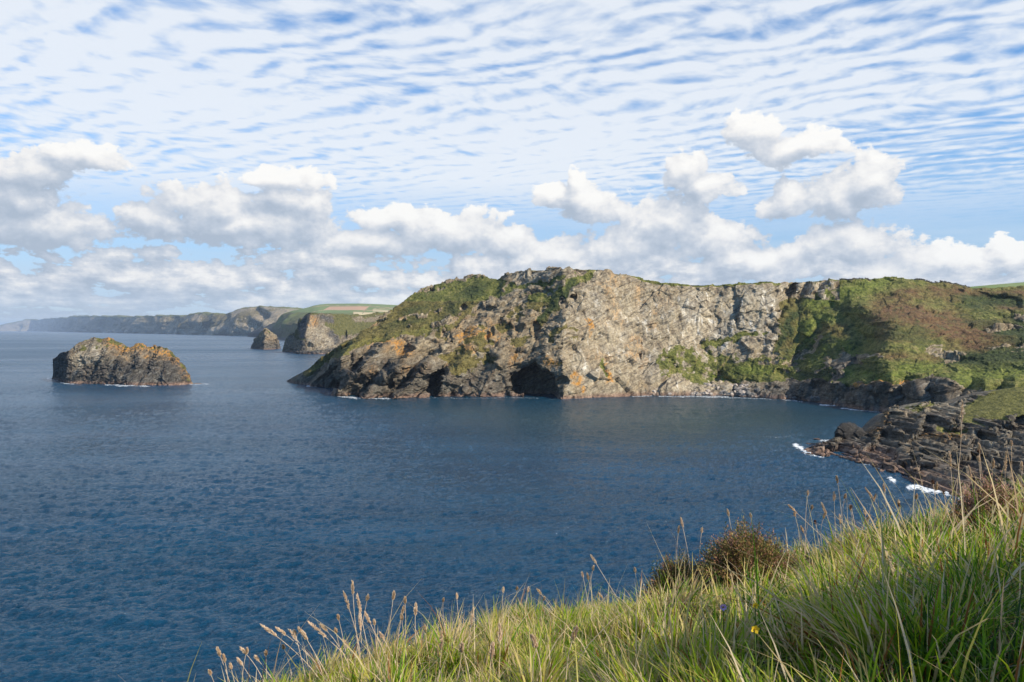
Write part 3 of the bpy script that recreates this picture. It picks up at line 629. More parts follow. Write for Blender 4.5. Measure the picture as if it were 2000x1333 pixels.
def far_coasts():
    specs = [
        # name, rows, back, span, nx, counts, paint, roughness of relief
        ('distant_coast', [(-40, 647.5), (60, 647.5), (100, 648), (180, 650), (250, 651.5), (350, 653.5), (400, 655), (485, 656.8), (560, 658), (640, 659)],
         [(-40, 638), (0, 637), (12, 634), (25, 630), (38, 626), (50, 623.5), (62, 625), (74, 627), (82, 624), (92, 623), (115, 622.5), (132, 622), (140, 619), (160, 618.5), (205, 619), (240, 619.5), (300, 618), (370, 617), (400, 617),
          (430, 613), (455, 609), (470, 605.5), (485, 602.5), (500, 600), (515, 599), (530, 599.5), (545, 602), (560, 603), (600, 604), (640, 606)], 260, .0042, 36),
    ]
    name, W, T, dep, fr, amp = specs[0]
    pxs = np.linspace(-40, 640, 800); ks = list(range(-40, 641, 10))
    yw = lambda p: CAMZ * F / (np.interp(p, *zip(*W)) - HZ)
    dd = lambda p: float(np.interp(p, [-40, 100, 120, 300, 640], [700, 600, 500, 500, 900]))
    r1 = [(p, float(.35 * np.interp(p, *zip(*W)) + .65 * np.interp(p, *zip(*T)))) for p in ks]
    G, rid = relief([(W, [(p, float(yw(p))) for p in ks]), (r1, [(p, float(yw(p)) + .35 * dd(p)) for p in ks]), (T, [(p, float(yw(p)) + dd(p)) for p in ks])],
                    [([(-40, 500), (640, 500)], [(-40, -20), (640, -20)]), ([(-40, 1500), (640, 1500)], [(-40, -900), (640, -900)])], pxs, [3, 50, 50, 6, 6], 5)
    px = 1000 + G[..., 0] / G[..., 1] * F; py = HZ - (G[..., 2] - CAMZ) / G[..., 1] * F; x, y, z = [G[..., i].copy() for i in range(3)]
    M = zeros(px); top = np.interp(px, *zip(*T))
    nz = fbm(x * .002, z * .006, y * .0006, 4, seed=3)
    M['grass'] = np.clip(.45 + .9 * nz, 0, 1) * sm(652, 640, py + 4 * nz); M['grass'] = np.maximum(M['grass'], np.clip(1.5 - (py - top) / 3, 0, 1))
    M['heather'] = .6 * np.clip(1.0 - poly(px, py, [(520, 628), (560, 600), (640, 600), (640, 660), (560, 640)], 10) - np.clip(1.2 - (py - top) / 3, 0, 1), 0, 1)
    M['bright'] = poly(px, py, [(530, 625), (560, 604), (640, 600), (640, 650), (580, 640)], 10)
    M['pale'] = np.clip(.45 + .6 * sm(640, 652, py) + nz, 0, 1); M['dark'] = .5 * sm(640, 650, py) * (nz < -.1)
    off = 0
    for p, w, d in [([(110, 648), (128, 630)], 7, 0), ([(200, 652), (215, 630)], 12, 260), ([(310, 650), (340, 625)], 8, 160), ([(520, 622), (500, 610)], 8, 160), ([(400, 650), (440, 622)], 10, 130), ([(55, 645), (65, 630)], 6, 160)]:
        off = off + d * stroke(px + 6 * nz, py + 3 * nz, p, w)
    tt = (px + .8 * (py - 640) + 14 * nz) / 52; fr = tt - np.floor(tt); off = off + 210 * (np.where(fr < .7, fr / .7, (1 - fr) / .3) - .5) * sm(612, 640, py)
    # the bluff: everything left of column 108 lies farther back, its end wall faces the viewer
    G[..., 1] += off
    n = normals(G); G += n * (60 * fbm(x * .0022, y * .001, z * .004, 5, seed=5) + 40 * ridged(x * .003, y * .001, z * .004, 4, seed=6) * sm(600, 625, py))[..., None] * sm(0, 25, z)[..., None] * .7
    tag(mesh_obj('distant_coast', G, grid_faces(*px.shape), COAST_FAR, attrs=M, smooth=True), kind='structure')

    # nearer green hill with fields behind the cliff headland
    W = [(482, 658), (500, 659), (530, 662), (560, 666), (620, 672), (700, 676), (900, 680)]
    T = [(482, 657.5), (490, 652), (500, 647), (512, 640), (525, 635), (536, 629), (545, 621), (556, 614), (570, 608.5), (590, 603.5), (603, 600.5), (612, 597.5), (625, 595), (640, 593.6), (700, 593.2), (740, 594.5), (770, 596), (800, 598), (900, 598)]
    pxs = np.linspace(482, 900, 520); ks = list(range(482, 901, 6))
    yw = lambda p: CAMZ * F / (np.interp(p, *zip(*W)) - HZ)
    d2 = lambda p: float(np.interp(p, [482, 500, 540, 600, 640, 900], [10, 120, 700, 1300, 1900, 2200]))
    r1 = [(p, float(.4 * np.interp(p, *zip(*W)) + .6 * np.interp(p, *zip(*T)))) for p in ks]
    G, rid = relief([(W, [(p, float(yw(p))) for p in ks]), (r1, [(p, float(yw(p)) + .2 * d2(p)) for p in ks]), (T, [(p, float(yw(p)) + d2(p)) for p in ks])],
                    [([(482, 50), (900, 400)], [(482, -20), (900, -20)]), ([(482, 200), (900, 1500)], [(482, -900), (900, -900)])], pxs, [3, 60, 60, 6, 6], 5)
    px = 1000 + G[..., 0] / G[..., 1] * F; py = HZ - (G[..., 2] - CAMZ) / G[..., 1] * F; x, y, z = [G[..., i].copy() for i in range(3)]
    nz = fbm(x * .004, z * .01, y * .001, 4, seed=3); M = zeros(px)
    M['grass'] = np.clip(1.0 + .5 * nz, 0, 1) * sm(664, 655, py + 5 * nz)
    M['bright'] = np.clip(.35 + 1.2 * nz, 0, 1); M['heather'] = np.clip(.5 * sm(606, 640, py) - nz, 0, 1) * .7; M['dark'] = sm(545, 520, px); M['scrub'] = .45 * sm(.0, .4, -nz) * sm(605, 615, py)
    n = normals(G); G += n * (25 * fbm(x * .004, y * .002, z * .006, 5, seed=5))[..., None] * (sm(0, 30, z) * sm(602, 625, py))[..., None]
    # field mosaic: region id per vertex (real field colours)
    fcol = np.zeros(px.shape); # 0 none, .25 green, .5 ploughed pink, .75 stubble, 1 hedge
    py2 = py
    fcol = np.where(py2 < 611, .25, fcol)
    top = np.interp(px, *zip(*T)); t = (py2 - top)
    fcol = np.where((t > 5.5) & (t < 12) & (px > 645 + (t - 5) * -2) & (px < 722 - (t - 5) * 1), .5, fcol)
    fcol = np.where((t > 10.5) & (t < 14) & (px > 728) & (px < 900), .75, fcol)
    fcol = np.where((t > 16) & (px > 690) & (py < 616), .75, fcol)
    hed = (np.abs(t - 4.6 - .02 * (px - 700)) < .35) | (np.abs(t - 12.4) < .3) | (np.abs(px - 726 + t) < .7) | (np.abs(t - 8 + .03 * (px - 760)) < .3) & (px > 730)
    fcol = np.where(hed & (t > 2) & (py2 < 612) & (px > 610), 1.0, fcol)
    M['field'] = fcol
    tag(mesh_obj('far_hill', G, grid_faces(*px.shape), FIELDS, attrs=M, smooth=True), kind='structure')

    # pasture beyond the ridge at the right edge of the view
    pxs = np.linspace(1780, 2400, 120)
    G, rid = relief([([(1780, 575), (2400, 575)], [(1780, 900), (2400, 900)]), ([(1780, 566), (1850, 563), (1900, 560), (1950, 555.5), (2000, 551.5), (2100, 548), (2400, 545)], [(1780, 1150), (2400, 1250)])],
                    [([(1780, 300), (2400, 300)], [(1780, -5), (2400, -5)]), ([(1780, 600), (2400, 600)], [(1780, -300), (2400, -300)])], pxs, [3, 30, 6, 6], 3)
    M = zeros(G[..., 0]); M['grass'] += 1; M['bright'] += .9; M['field'] = M['grass'] * .25
    tag(mesh_obj('pasture_hill', G, grid_faces(*G.shape[:2]), FIELDS, attrs=M, smooth=True), kind='structure')


def fields_material():
    m, g, out = new_mat('far_fields'); P = g.n('ShaderNodeNewGeometry').outputs['Position']
    gn = g.noise(P, .02, 6, .6).outputs['Fac']
    c = g.ramp(gn, [(.3, (.05, .06, .02)), (.5, (.11, .12, .04)), (.7, (.20, .18, .08))])
    c = g.mix(g.attr('bright'), c, (.13, .155, .055)); c = g.mix(g.attr('heather'), c, (.15, .10, .06)); c = g.mix(g.attr('scrub'), c, (.03, .04, .015))
    c = g.mix(g.m('SUBTRACT', 1.0, g.attr('grass')), c, (.16, .14, .12)); c = g.mix(g.attr('dark'), c, (.06, .06, .06))
    f = g.attr('field')
    c = g.mix(g.mr(f, .1, .2, smooth=False), c, g.ramp(gn, [(.3, (.12, .17, .065)), (.7, (.18, .22, .10))]))
    c = g.mix(g.mr(f, .3, .45, smooth=False), c, (.42, .27, .18)); c = g.mix(g.mr(f, .6, .7, smooth=False), c, (.50, .42, .26)); c = g.mix(g.mr(f, .85, .95, smooth=False), c, (.03, .05, .02))
    b = g.n('ShaderNodeBsdfPrincipled', {'Base Color': c, 'Roughness': .95, 'Specular IOR Level': .1}); g.t.links.new(b.outputs[0], out.inputs[0]); return m
FIELDS = fields_material()


def near_shore():
    W = [(1562, 884), (1580, 888), (1600, 890), (1640, 895), (1690, 901), (1700, 910), (1740, 920), (1752, 934), (1775, 941), (1790, 946), (1830, 956), (1880, 965), (2000, 990), (2300, 1040)]
    T = [(1562, 883), (1575, 876), (1590, 872), (1605, 864), (1625, 858), (1650, 852), (1690, 852), (1700, 838), (1712, 826), (1722, 816), (1732, 808), (1745, 802), (1760, 799), (1780, 792), (1800, 786), (1815, 784), (1830, 792), (1850, 795), (1865, 793),
         (1880, 784), (1895, 779), (1915, 772), (1960, 761), (2000, 756), (2300, 730)]
    ks = sorted(set([p for p, _ in W] + list(range(1562, 2301, 12))))
    yw = lambda p: CAMZ * F / (np.interp(p, *zip(*W)) - HZ)
    yt = lambda p: float(np.interp(p, [1562, 1580, 1620, 1700, 1730, 1800, 1900, 2000, 2300], [329, 334, 340, 346, 352, 358, 352, 346, 340]))
    mp = [(1562, 883.5), (1600, 884), (1640, 882), (1700, 880), (1760, 880), (1800, 860), (1850, 858), (1900, 856), (2000, 850), (2300, 850)]
    my = lambda p: float(yw(p)) + (yt(p) - float(yw(p))) * float(np.interp(p, [1562, 1700, 1800, 1900, 2300], [.5, .45, .55, .62, .7]))
    mp2 = [(p, .45 * np.interp(p, *zip(*mp)) + .55 * np.interp(p, *zip(*T))) for p in ks]
    my2 = lambda p: my(p) + (yt(p) - my(p)) * .42
    nx = 900; pxs = np.linspace(1562, 2300, nx)
    G, rid = relief([(W, [(p, float(yw(p))) for p in ks]), (mp, [(p, my(p)) for p in ks]), (mp2, [(p, my2(p)) for p in ks]), (T, [(p, yt(p)) for p in ks])],
                    [([(1562, 2), (1640, 10), (1800, 20), (2300, 40)], [(1562, -3), (2300, -4)]), ([(1562, 5), (1640, 30), (1800, 55), (2300, 90)], [(1562, -300), (2300, -300)])], pxs, [4, 130, 90, 90, 8, 8], 5)
    px = 1000 + G[..., 0] / G[..., 1] * F; py = HZ - (G[..., 2] - CAMZ) / G[..., 1] * F; x, y, z = [G[..., i].copy() for i in range(3)]
    front = (rid <= 4.0)[:, None]
    sx = px + 9 * fbm(x * .08, z * .1, y * .03, 4, seed=6); sy = py + 6 * fbm(x * .08, z * .1, y * .03, 4, seed=7)
    M = zeros(px)
    gr = np.maximum(poly(sx, sy, [(1885, 795), (1915, 772), (1960, 758), (2000, 750), (2320, 720), (2320, 830), (2000, 815), (1950, 820), (1900, 828), (1870, 822), (1880, 805)], 8),
                    .75 * np.maximum.reduce([stroke(sx, sy, p, w) for p, w in [([(1775, 800), (1815, 790)], 7), ([(1825, 838), (1880, 845)], 7), ([(1840, 825), (1870, 818)], 5)]]))
    M['grass'] = gr; M['bright'] = gr * .35; M['heather'] = .25 * gr
    M['dark'] = .78 - .5 * stroke(sx, sy, [(1730, 812), (1800, 800), (1880, 795)], 12) - .15 * (fbm(x * .1, z * .1, y * .1, 3, seed=14) > .1)
    M['pale'] = .35 * np.maximum(stroke(sx, sy, [(1740, 806), (1800, 800), (1880, 800)], 8), stroke(sx, sy, [(1750, 800), (1810, 788)], 8)) + .3 * stroke(sx, sy, [(1905, 870), (2010, 860)], 14)
    M['lichen'] = .6 * np.maximum(stroke(sx, sy, [(1810, 850), (1880, 852)], 7), stroke(sx, sy, [(1700, 845), (1740, 820)], 6))
    # bedding planes: terraces that dip gently to the left
    tx = .10 * x + .05 * y; w = 2.2 * fbm(x * .02, y * .02, z * 0, 3, seed=4)
    def terr(zv, st, k):
        q = (zv + tx * 1.2 + w) / st; i = np.floor(q); f = q - i; return (i + sm(.5 - k, .5 + k, f)) * st - tx * 1.2 - w
    zt = .45 * terr(z, 3.4, .10) + .55 * terr(z, 1.1, .16)
    rock = np.clip(1 - gr, 0, 1) * front * sm(1562, 1600, px)
    G[..., 2] = z + (zt - z) * rock * .95
    b0, _ = blocks(x * .035 + .3 * w, y * .035, z * .05, 3, .9); 
    tt = (px + .5 * (py - 850) + 14 * fbm(x * .05, z * .05, y * 0, 3, seed=2)) / 70; fr = tt - np.floor(tt); sw = np.where(fr < .65, fr / .65, (1 - fr) / .35) - .5
    G[..., 1] += rock * (17 * sw + 6 * b0) * sm(1570, 1640, px) + 7 * stroke(sx, sy, [(1890, 845), (1960, 835), (2000, 850)], 8) * rock
    n = normals(G)
    b1, _ = blocks(x * .12, y * .13, (z + tx) * .5, 1); b2, _ = blocks(x * .2, y * .35, (z + tx) * 2.2, 5); b3, _ = blocks(x * .9, y * .9, (z + tx) * 3.5, 9)
    D = rock * (1.35 * b1 + .75 * b2 + .22 * b3) + (1 - rock) * (.5 * fbm(x * .08, y * .08, z * .08, 4) + .12 * fbm(x, y, z, 2))
    G += n * D[..., None] * (sm(1562, 1590, px))[..., None]
    zz = G[..., 2]
    M['wet'] = np.clip(1.3 - (zz - 1.2 * fbm(x * .08, y * .08, z * 0, 3)) / 3.2, 0, 1) * .8
    o = mesh_obj('rocky_shore', G, grid_faces(*px.shape), COAST_NEAR, attrs=M); tag(o, kind='structure'); return G


def rock_mesh(name, seed, flat=.7, sub=4, cuts=14, facet=.22):
    """an angular weathered block: a ball cut by random planes, then roughened"""
    import bmesh
    bm = bmesh.new(); bmesh.ops.create_icosphere(bm, subdivisions=sub, radius=1.0)
    v = np.array([p.co[:] for p in bm.verts], np.float32); rs = np.random.RandomState(seed)
    for k in range(cuts):
        d = rs.normal(size=3); d /= np.linalg.norm(d); h = rs.uniform(.55, .85); s = v @ d; over = np.maximum(s - h, 0); v -= over[:, None] * d * .93
    v *= np.array([1, rs.uniform(.7, .95), flat])
    nv = v / np.linalg.norm(v, axis=1, keepdims=True)
    b, _ = blocks(v[:, 0] * 2.2, v[:, 1] * 2.2, v[:, 2] * 4, seed); v += nv * (.06 * b + .05 * fbm(v[:, 0] * 3, v[:, 1] * 3, v[:, 2] * 3, 4, seed=seed))[:, None]
    for p, c in zip(bm.verts, v): p.co = c.tolist()
    me = bpy.data.meshes.new(name); bm.to_mesh(me); bm.free(); return me


def boulder_material(name, cols, grey):
    def col(g):
        P = g.n('ShaderNodeNewGeometry').outputs['Position']; r = g.n('ShaderNodeObjectInfo').outputs['Random']
        c = g.ramp(g.noise(P, 1.1, 5, .65).outputs['Fac'], [(.3, cols[0]), (.5, cols[1]), (.7, cols[2])])
        c = g.mix(g.m('MULTIPLY', r, .6), c, grey)
        z = g.n('ShaderNodeSeparateXYZ', {0: P}).outputs[2]; return g.mix(g.mr(z, 1.8, .6, 0, .8), c, (.10, .065, .05))
    def bmp(g):
        P = g.n('ShaderNodeNewGeometry').outputs['Position']; return g.n('ShaderNodeBump', {'Height': g.noise(P, 2.2, 5, .65).outputs['Fac'], 'Strength': .7, 'Distance': .6}).outputs[0]
    return shaded(name, col, .9, bmp)


def boulders():
    pale = boulder_material('pale_boulder', ((.22, .18, .14), (.45, .38, .31), (.62, .55, .47)), (.34, .30, .26))
    dark = boulder_material('dark_boulder', ((.04, .04, .038), (.13, .125, .115), (.28, .27, .24)), (.22, .21, .19))
    brown = boulder_material('brown_rock', ((.05, .035, .025), (.15, .09, .06), (.28, .19, .14)), (.10, .07, .05))
    mp = [rock_mesh('boulder', 100 + i) for i in range(6)]; rs = random.Random(5)
    for me in mp: me.materials.append(pale)
    md = [m.copy() for m in mp]
    for me in md: me.materials.clear(); me.materials.append(dark)
    def put(me, px, py_off, size, lab, grp, dY=0):
        Y = float(Yw(px)) + dY; p = at(px, 0, Y); o = bpy.data.objects.new('boulder', me); C.objects.link(o)
        o.location = (p[0], Y, max(0, dY * .42) + size * .18); o.rotation_euler = (rs.uniform(-.5, .5), rs.uniform(-.5, .5), rs.uniform(0, 6.3))
        k = [rs.uniform(.75, 1.25) for _ in range(3)]; o.scale = [size * a for a in k]; tag(o, lab, 'boulder', grp)
    for i in range(150):
        px = rs.uniform(1262, 1480); dY = rs.uniform(-3, 22) * (.5 if px < 1300 else 1); s = min(3.4, .9 + rs.expovariate(1.1))
        put(rs.choice(mp), px, 0, s, 'pale boulder in the rockfall heap at the foot of the pale cliff', 'pale boulders below the cliff', dY)
    for i in range(110):
        px = rs.uniform(1405, 1640); dY = rs.uniform(-3, 12); s = min(3.6, .9 + rs.expovariate(1.0))
        put(rs.choice(md), px, 0, s, 'dark grey boulder on the shore below the green slope of the bay', 'grey boulders along the bay shore', dY)
    # rocks in the surf off the near point
    for px, py, sx, sy, sz, lab in [(1596, 859, 2.4, 2.0, .9, 'small brown rock awash farthest out, left of the humped outcrop'), (1583, 868, 3.0, 1.5, .7, 'low flat rock in white foam between the surf and the rocky point'),
                                    (1738, 937, 1.3, 1.0, .6, 'tiny brown rock in a patch of foam under the shore slabs'), (386, 750, 4.0, 2.5, .9, 'low wet rock beside the right end of the islet')]:
        Y = CAMZ * F / (py - HZ); me = rock_mesh('surf_rock', int(px)); me.materials.append(brown)
        o = bpy.data.objects.new('surf_rock', me); C.objects.link(o); o.location = ((px - 1000) / F * Y, Y, .1); o.scale = (sx, sy, sz); tag(o, lab, 'rock')
    # overhanging outcrop near the end of the point, its shade painted in near-black
    me = rock_mesh('rock_outcrop', 77, .62, 5, 22); me.materials.append(boulder_material('shade_black_rock', ((.012, .011, .010), (.035, .032, .028), (.09, .085, .075)), (.03, .028, .025)))
    for k in ('dark',):
        a = me.attributes.new(k, 'FLOAT', 'POINT'); a.data.foreach_set('value', np.full(len(me.vertices), 1.0, np.float32))
    o = bpy.data.objects.new('rock_outcrop', me); C.objects.link(o); p = at(1661, 850, 342); o.location = p.tolist(); o.scale = (8.2, 7, 9.0); o.rotation_euler = (0, .12, .3)
    tag(o, 'humped rock outcrop, painted black for shade, rising near the tip of the rocky point', 'rock outcrop')
    me = rock_mesh('rock_outcrop', 79, .8, 5, 12); me.materials.append(COAST)
    a = me.attributes.new('dark', 'FLOAT', 'POINT'); a.data.foreach_set('value', np.full(len(me.vertices), .8, np.float32))
    o = bpy.data.objects.new('rock_outcrop', me); C.objects.link(o); Y = 690; p = at(645, 748, Y); o.location = (p[0], Y, 2); o.scale = (6, 5, 10); o.rotation_euler = (0, .35, .3)
    tag(o, 'upright brown rock at the water under the dark tip of the headland', 'rock outcrop')

# ------------------------------------------------------------------ sea


def fft_tile(N, L, wind, seed, hs, direction=0.6):
    rs = np.random.RandomState(seed); k = np.fft.fftfreq(N, L / N) * 2 * np.pi; kx, ky = np.meshgrid(k, k); kk = np.hypot(kx, ky); kk[0, 0] = 1e-6
    Lw = wind * wind / 9.81; c = (kx * math.cos(direction) + ky * math.sin(direction)) / kk
    P = np.exp(-1 / (kk * Lw) ** 2) / kk ** 3.7 * (.05 + c ** 8) * np.exp(-(kk * .12) ** 2); P[0, 0] = 0
    h = np.fft.ifft2((rs.normal(size=(N, N)) + 1j * rs.normal(size=(N, N))) * np.sqrt(P)).real; return (h / h.std() * hs / 4).astype(np.float32)


def tile_sample(T, L, x, y):
    N = T.shape[0]; u = (x / L) % 1 * N; v = (y / L) % 1 * N; i = np.floor(u).astype(int); j = np.floor(v).astype(int); fu = u - i; fv = v - j
    i %= N; j %= N; i1 = (i + 1) % N; j1 = (j + 1) % N
    return T[j, i] * (1 - fu) * (1 - fv) + T[j, i1] * fu * (1 - fv) + T[j1, i] * (1 - fu) * fv + T[j1, i1] * fu * fv


def sea():
    py = np.concatenate([np.array([9000, 4000, 2400, 1900, 1600, 1450]), np.arange(1360, 700, -1.0), np.arange(700, 650, -1.0), np.array([649.5, 649, 648.5, 648, 647.5, 647, 646.94])])
    Y = CAMZ * F / (py - HZ)
    azf = np.linspace(-36, 36, 1100); rest = np.linspace(40, 320, 50); az = np.radians(np.concatenate([azf, rest]))
    R, A = np.meshgrid(Y, az, indexing='ij'); x = R * np.sin(A); y = R * np.cos(A)
    # rings are straight rows in front (constant distance ahead), circles behind
    z = np.zeros_like(x)
    t0 = fft_tile(256, 310.0, 6.5, 4, .5, 1.2); t1 = fft_tile(512, 150.0, 3.7, 1, .66, 1.02); t2 = fft_tile(512, 53.0, 2.4, 2, .50, 1.85)
    f = np.abs(A) < math.radians(37); fade = np.clip(1.6 - R / 1800, 0, 1) * np.clip(R / 80, 0, 1)
    ca, sa = math.cos(.37), math.sin(.37)
    amp = .75 + .5 * fbm(x * .006, y * .004, x * 0, 3, seed=3)
    z = (tile_sample(t0, 310.0, x, y) + tile_sample(t1, 150.0, x * ca + y * sa, -x * sa + y * ca) + tile_sample(t2, 53.0, x * .98 + y * .2, -x * .2 + y * .98)) * fade * np.clip(amp, .3, 1.4)
    # sheltered water in the bay
    px = 1000 + x / np.maximum(y, 1) * F; pyg = HZ + CAMZ / np.maximum(y, 1) * F
    lee = poly(px, pyg, [(700, 778), (1500, 775), (1720, 800), (1600, 850), (1300, 880), (1000, 850)], 80) * (y > 0)
    z *= 1 - .35 * lee
    foam = np.zeros_like(x)
    nz = fbm(x * .05, y * .03, x * 0, 4, seed=9); wx = px + 8 * nz; wy = pyg + 2.5 * fbm(x * .05, y * .03, x * 0 + 4, 4, seed=10)
    for p, w, a in [([(1552, 869), (1568, 877), (1574, 884)], 4.5, 1), ([(1576, 888), (1606, 891)], 2.6, .9), ([(1735, 935), (1745, 940)], 5, 1), ([(1775, 952), (1808, 950), (1822, 946)], 6, 1), ([(1800, 956), (1850, 960), (1880, 972)], 6, 1),
                    ([(1690, 906), (1705, 908)], 3, .8), ([(1600, 862), (1625, 861)], 2.2, .8), ([(1492, 855), (1545, 853)], 2.2, .42), ([(1490, 876), (1550, 885)], 2.5, .3), ([(600, 754), (618, 755)], 1.6, .9), ([(662, 774), (700, 778), (760, 780)], 1.3, .9),
                    ([(830, 778), (1050, 777)], 1.0, .6), ([(1230, 775), (1290, 773)], 1.3, .8), ([(1290, 775), (1400, 775), (1500, 779), (1570, 784)], 1.4, .75), ([(1465, 783), (1520, 782)], 1.5, .35), ([(1600, 791), (1625, 793)], 1.8, 1), ([(1640, 799), (1720, 806)], 1.3, .9), ([(1450, 790), (1500, 791)], 1.0, .35),
                    ([(95, 740), (110, 743)], 1.6, .8), ([(120, 748), (145, 751)], 1.5, .8), ([(205, 752), (240, 754), (290, 755)], 1.3, .85), ([(370, 751), (405, 750.5)], 1.6, .8), ([(1070, 780), (1180, 779)], .9, .5), ([(552, 688.6), (640, 692)], .7, .5)]:
        foam = np.maximum(foam, a * np.clip(stroke(wx, wy, p, w * 1.0), 0, 1))
    for p, w, a in [([(1552, 869), (1568, 877), (1600, 892), (1690, 904), (1750, 938), (1830, 958), (1890, 975)], 9, .28)]: foam = np.maximum(foam, a * stroke(wx, wy, p, w) * np.clip(.6 + nz * 1.6, 0, 1))
    foam *= (y > 0) * .9
    G = np.stack([x, y, z + .12 * foam], -1); nA = len(az)
    fc = grid_faces(len(py), nA)
    i = np.arange(len(py)) * nA; close = np.stack([i[:-1] + nA - 1, i[:-1], i[1:], i[1:] + nA - 1], -1)
    fc = np.concatenate([fc, close]).astype(np.int32)
    m, g, out = new_mat('sea_water'); P = g.n('ShaderNodeNewGeometry').outputs['Position']
    n1 = g.noise(g.vm('MULTIPLY', P, (.38, 1.6, 1)).outputs[0], .85, 7, .66).outputs['Fac']; n2 = g.noise(g.vm('MULTIPLY', P, (.6, 1.3, 1)).outputs[0], 3.0, 4, .6).outputs['Fac']
    big = g.noise(g.vm('MULTIPLY', P, (.35, 1, 1)).outputs[0], .012, 4, .55, .6).outputs['Fac']; big2 = g.noise(g.vm('MULTIPLY', P, (.18, 1, 1)).outputs[0], .0035, 4, .6, .4).outputs['Fac']
    h = g.m('ADD', g.m('MULTIPLY', n1, 1.1), g.m('MULTIPLY', n2, .28))
    st = g.m('MULTIPLY', g.mr(big, .3, .7, .6, 1.25), 1.0)
    bp = g.n('ShaderNodeBump', {'Height': h, 'Strength': st, 'Distance': 1.0})
    c = g.ramp(g.noise(P, .02, 3).outputs['Fac'], [(.3, (.001, .034, .078)), (.7, (.002, .050, .106))])
    c = g.mix(g.attr('lee'), c, (.012, .044, .062))
    rough = g.m('ADD', g.mr(g.vm('LENGTH', P).outputs['Value'], 150, 1800, .04, .26, smooth=False), g.mr(big2, .35, .65, 0, .10))
    w = g.n('ShaderNodeBsdfPrincipled', {'Base Color': c, 'Roughness': rough, 'IOR': 1.333, 'Normal': bp.outputs[0], 'Specular IOR Level': .5, 'Specular Tint': (.74, .92, 1.0, 1)})
    fo = g.n('ShaderNodeBsdfPrincipled', {'Base Color': (.82, .86, .88, 1), 'Roughness': .9})
    ff = g.m('MULTIPLY', g.mr(g.m('ADD', g.attr('foam'), g.m('MULTIPLY', g.m('SUBTRACT', g.noise(g.vm('MULTIPLY', P, (1, .6, 1)).outputs[0], .9, 7, .75).outputs['Fac'], .5), 3.2)), .50, 1.05), .9)
    mx = g.n('ShaderNodeMixShader', {0: ff, 1: w.outputs[0], 2: fo.outputs[0]}); g.t.links.new(mx.outputs[0], out.inputs[0])
    o = mesh_obj('sea', G, fc, m, attrs={'foam': foam, 'lee': lee}, smooth=True); tag(o, kind='structure'); return o


def haze():
    m, g, out = new_mat('haze_air')
    v = g.n('ShaderNodeVolumePrincipled', {'Color': (.66, .80, 1.0, 1), 'Density': 3.0e-5, 'Anisotropy': .2}); g.t.links.new(v.outputs[0], out.inputs['Volume'])
    X, Y0, Y1, Z0, Z1 = 46000, -46000, 46000, -12, 420
    vs = [(-X, Y0, Z0), (X, Y0, Z0), (X, Y1, Z0), (-X, Y1, Z0), (-X, Y0, Z1), (X, Y0, Z1), (X, Y1, Z1), (-X, Y1, Z1)]
    o = mesh_obj('haze', vs, [(0, 3, 2, 1), (4, 5, 6, 7), (0, 1, 5, 4), (1, 2, 6, 5), (2, 3, 7, 6), (3, 0, 4, 7)], m); tag(o, kind='stuff')


head, HG = headland()
islet(); cliff_stack(); far_coasts(); near_shore(); boulders(); sea(); haze()

# ------------------------------------------------------------------ foreground slope


def ground(x, y):
    """height of the bare grassy slope the photographer stands on"""
    x = np.asarray(x, float); y = np.asarray(y, float)
    xs = 14 * np.tanh(x / 14)
    yc = np.clip(y, 1.9, None); ny = np.clip(1.9 - y, 0, None)
    z = -.64 + .262 * xs - .272 * yc
    z = z - .28 * sm(0, 1, ny / .9) * np.exp(-(x / 2.2) ** 2) + .22 * np.clip(ny - 1.2, 0, 12)
    z = z + .03 * sm(-.2, -1.6, x) - .11 * np.exp(-((x - 1.7) / .9) ** 2) * sm(3.2, 5.2, y) - .15 * sm(1.9, 2.9, x) * sm(2, 4, y)
    z = z + .07 * fbm(x * .8, y * .8, x * 0, 3, seed=41) + .02 * fbm(x * 3, y * 3, x * 0, 2, seed=42)
    z = z + 1.85 * np.exp(-(((x - 3.6) / .85) ** 2 + ((y - .75) / .95) ** 2))  # hump added out of view on the right to shade the lower right grass
    ye = 6.15 - .8 * np.clip(-x - .1, 0, None) ** 1.6 + .25 * fbm(x * .9, x * 0, x * 0 + 2, 2, seed=43)
    ye = np.maximum(ye, -25)
    over = np.clip(y - ye, 0, None)
    z = z - .9 * over ** 2 / (over + .5) - .272 * 0
    return np.maximum(z + CAMZ, -3.0), over


GROUND_Z = None


def surface_hit(px, py, lift=.2):
    """where the sight line through a photo point meets the top of the turf"""
    Ys = np.arange(1.2, 7.5, .02); x = (px - 1000) / F * Ys; zr = CAMZ + (HZ - py) / F * Ys; g, _ = ground(x, Ys); k = np.argmax(zr <= g + lift)
    if not (zr <= g + lift).any(): k = len(Ys) - 60
    return Ys[k]


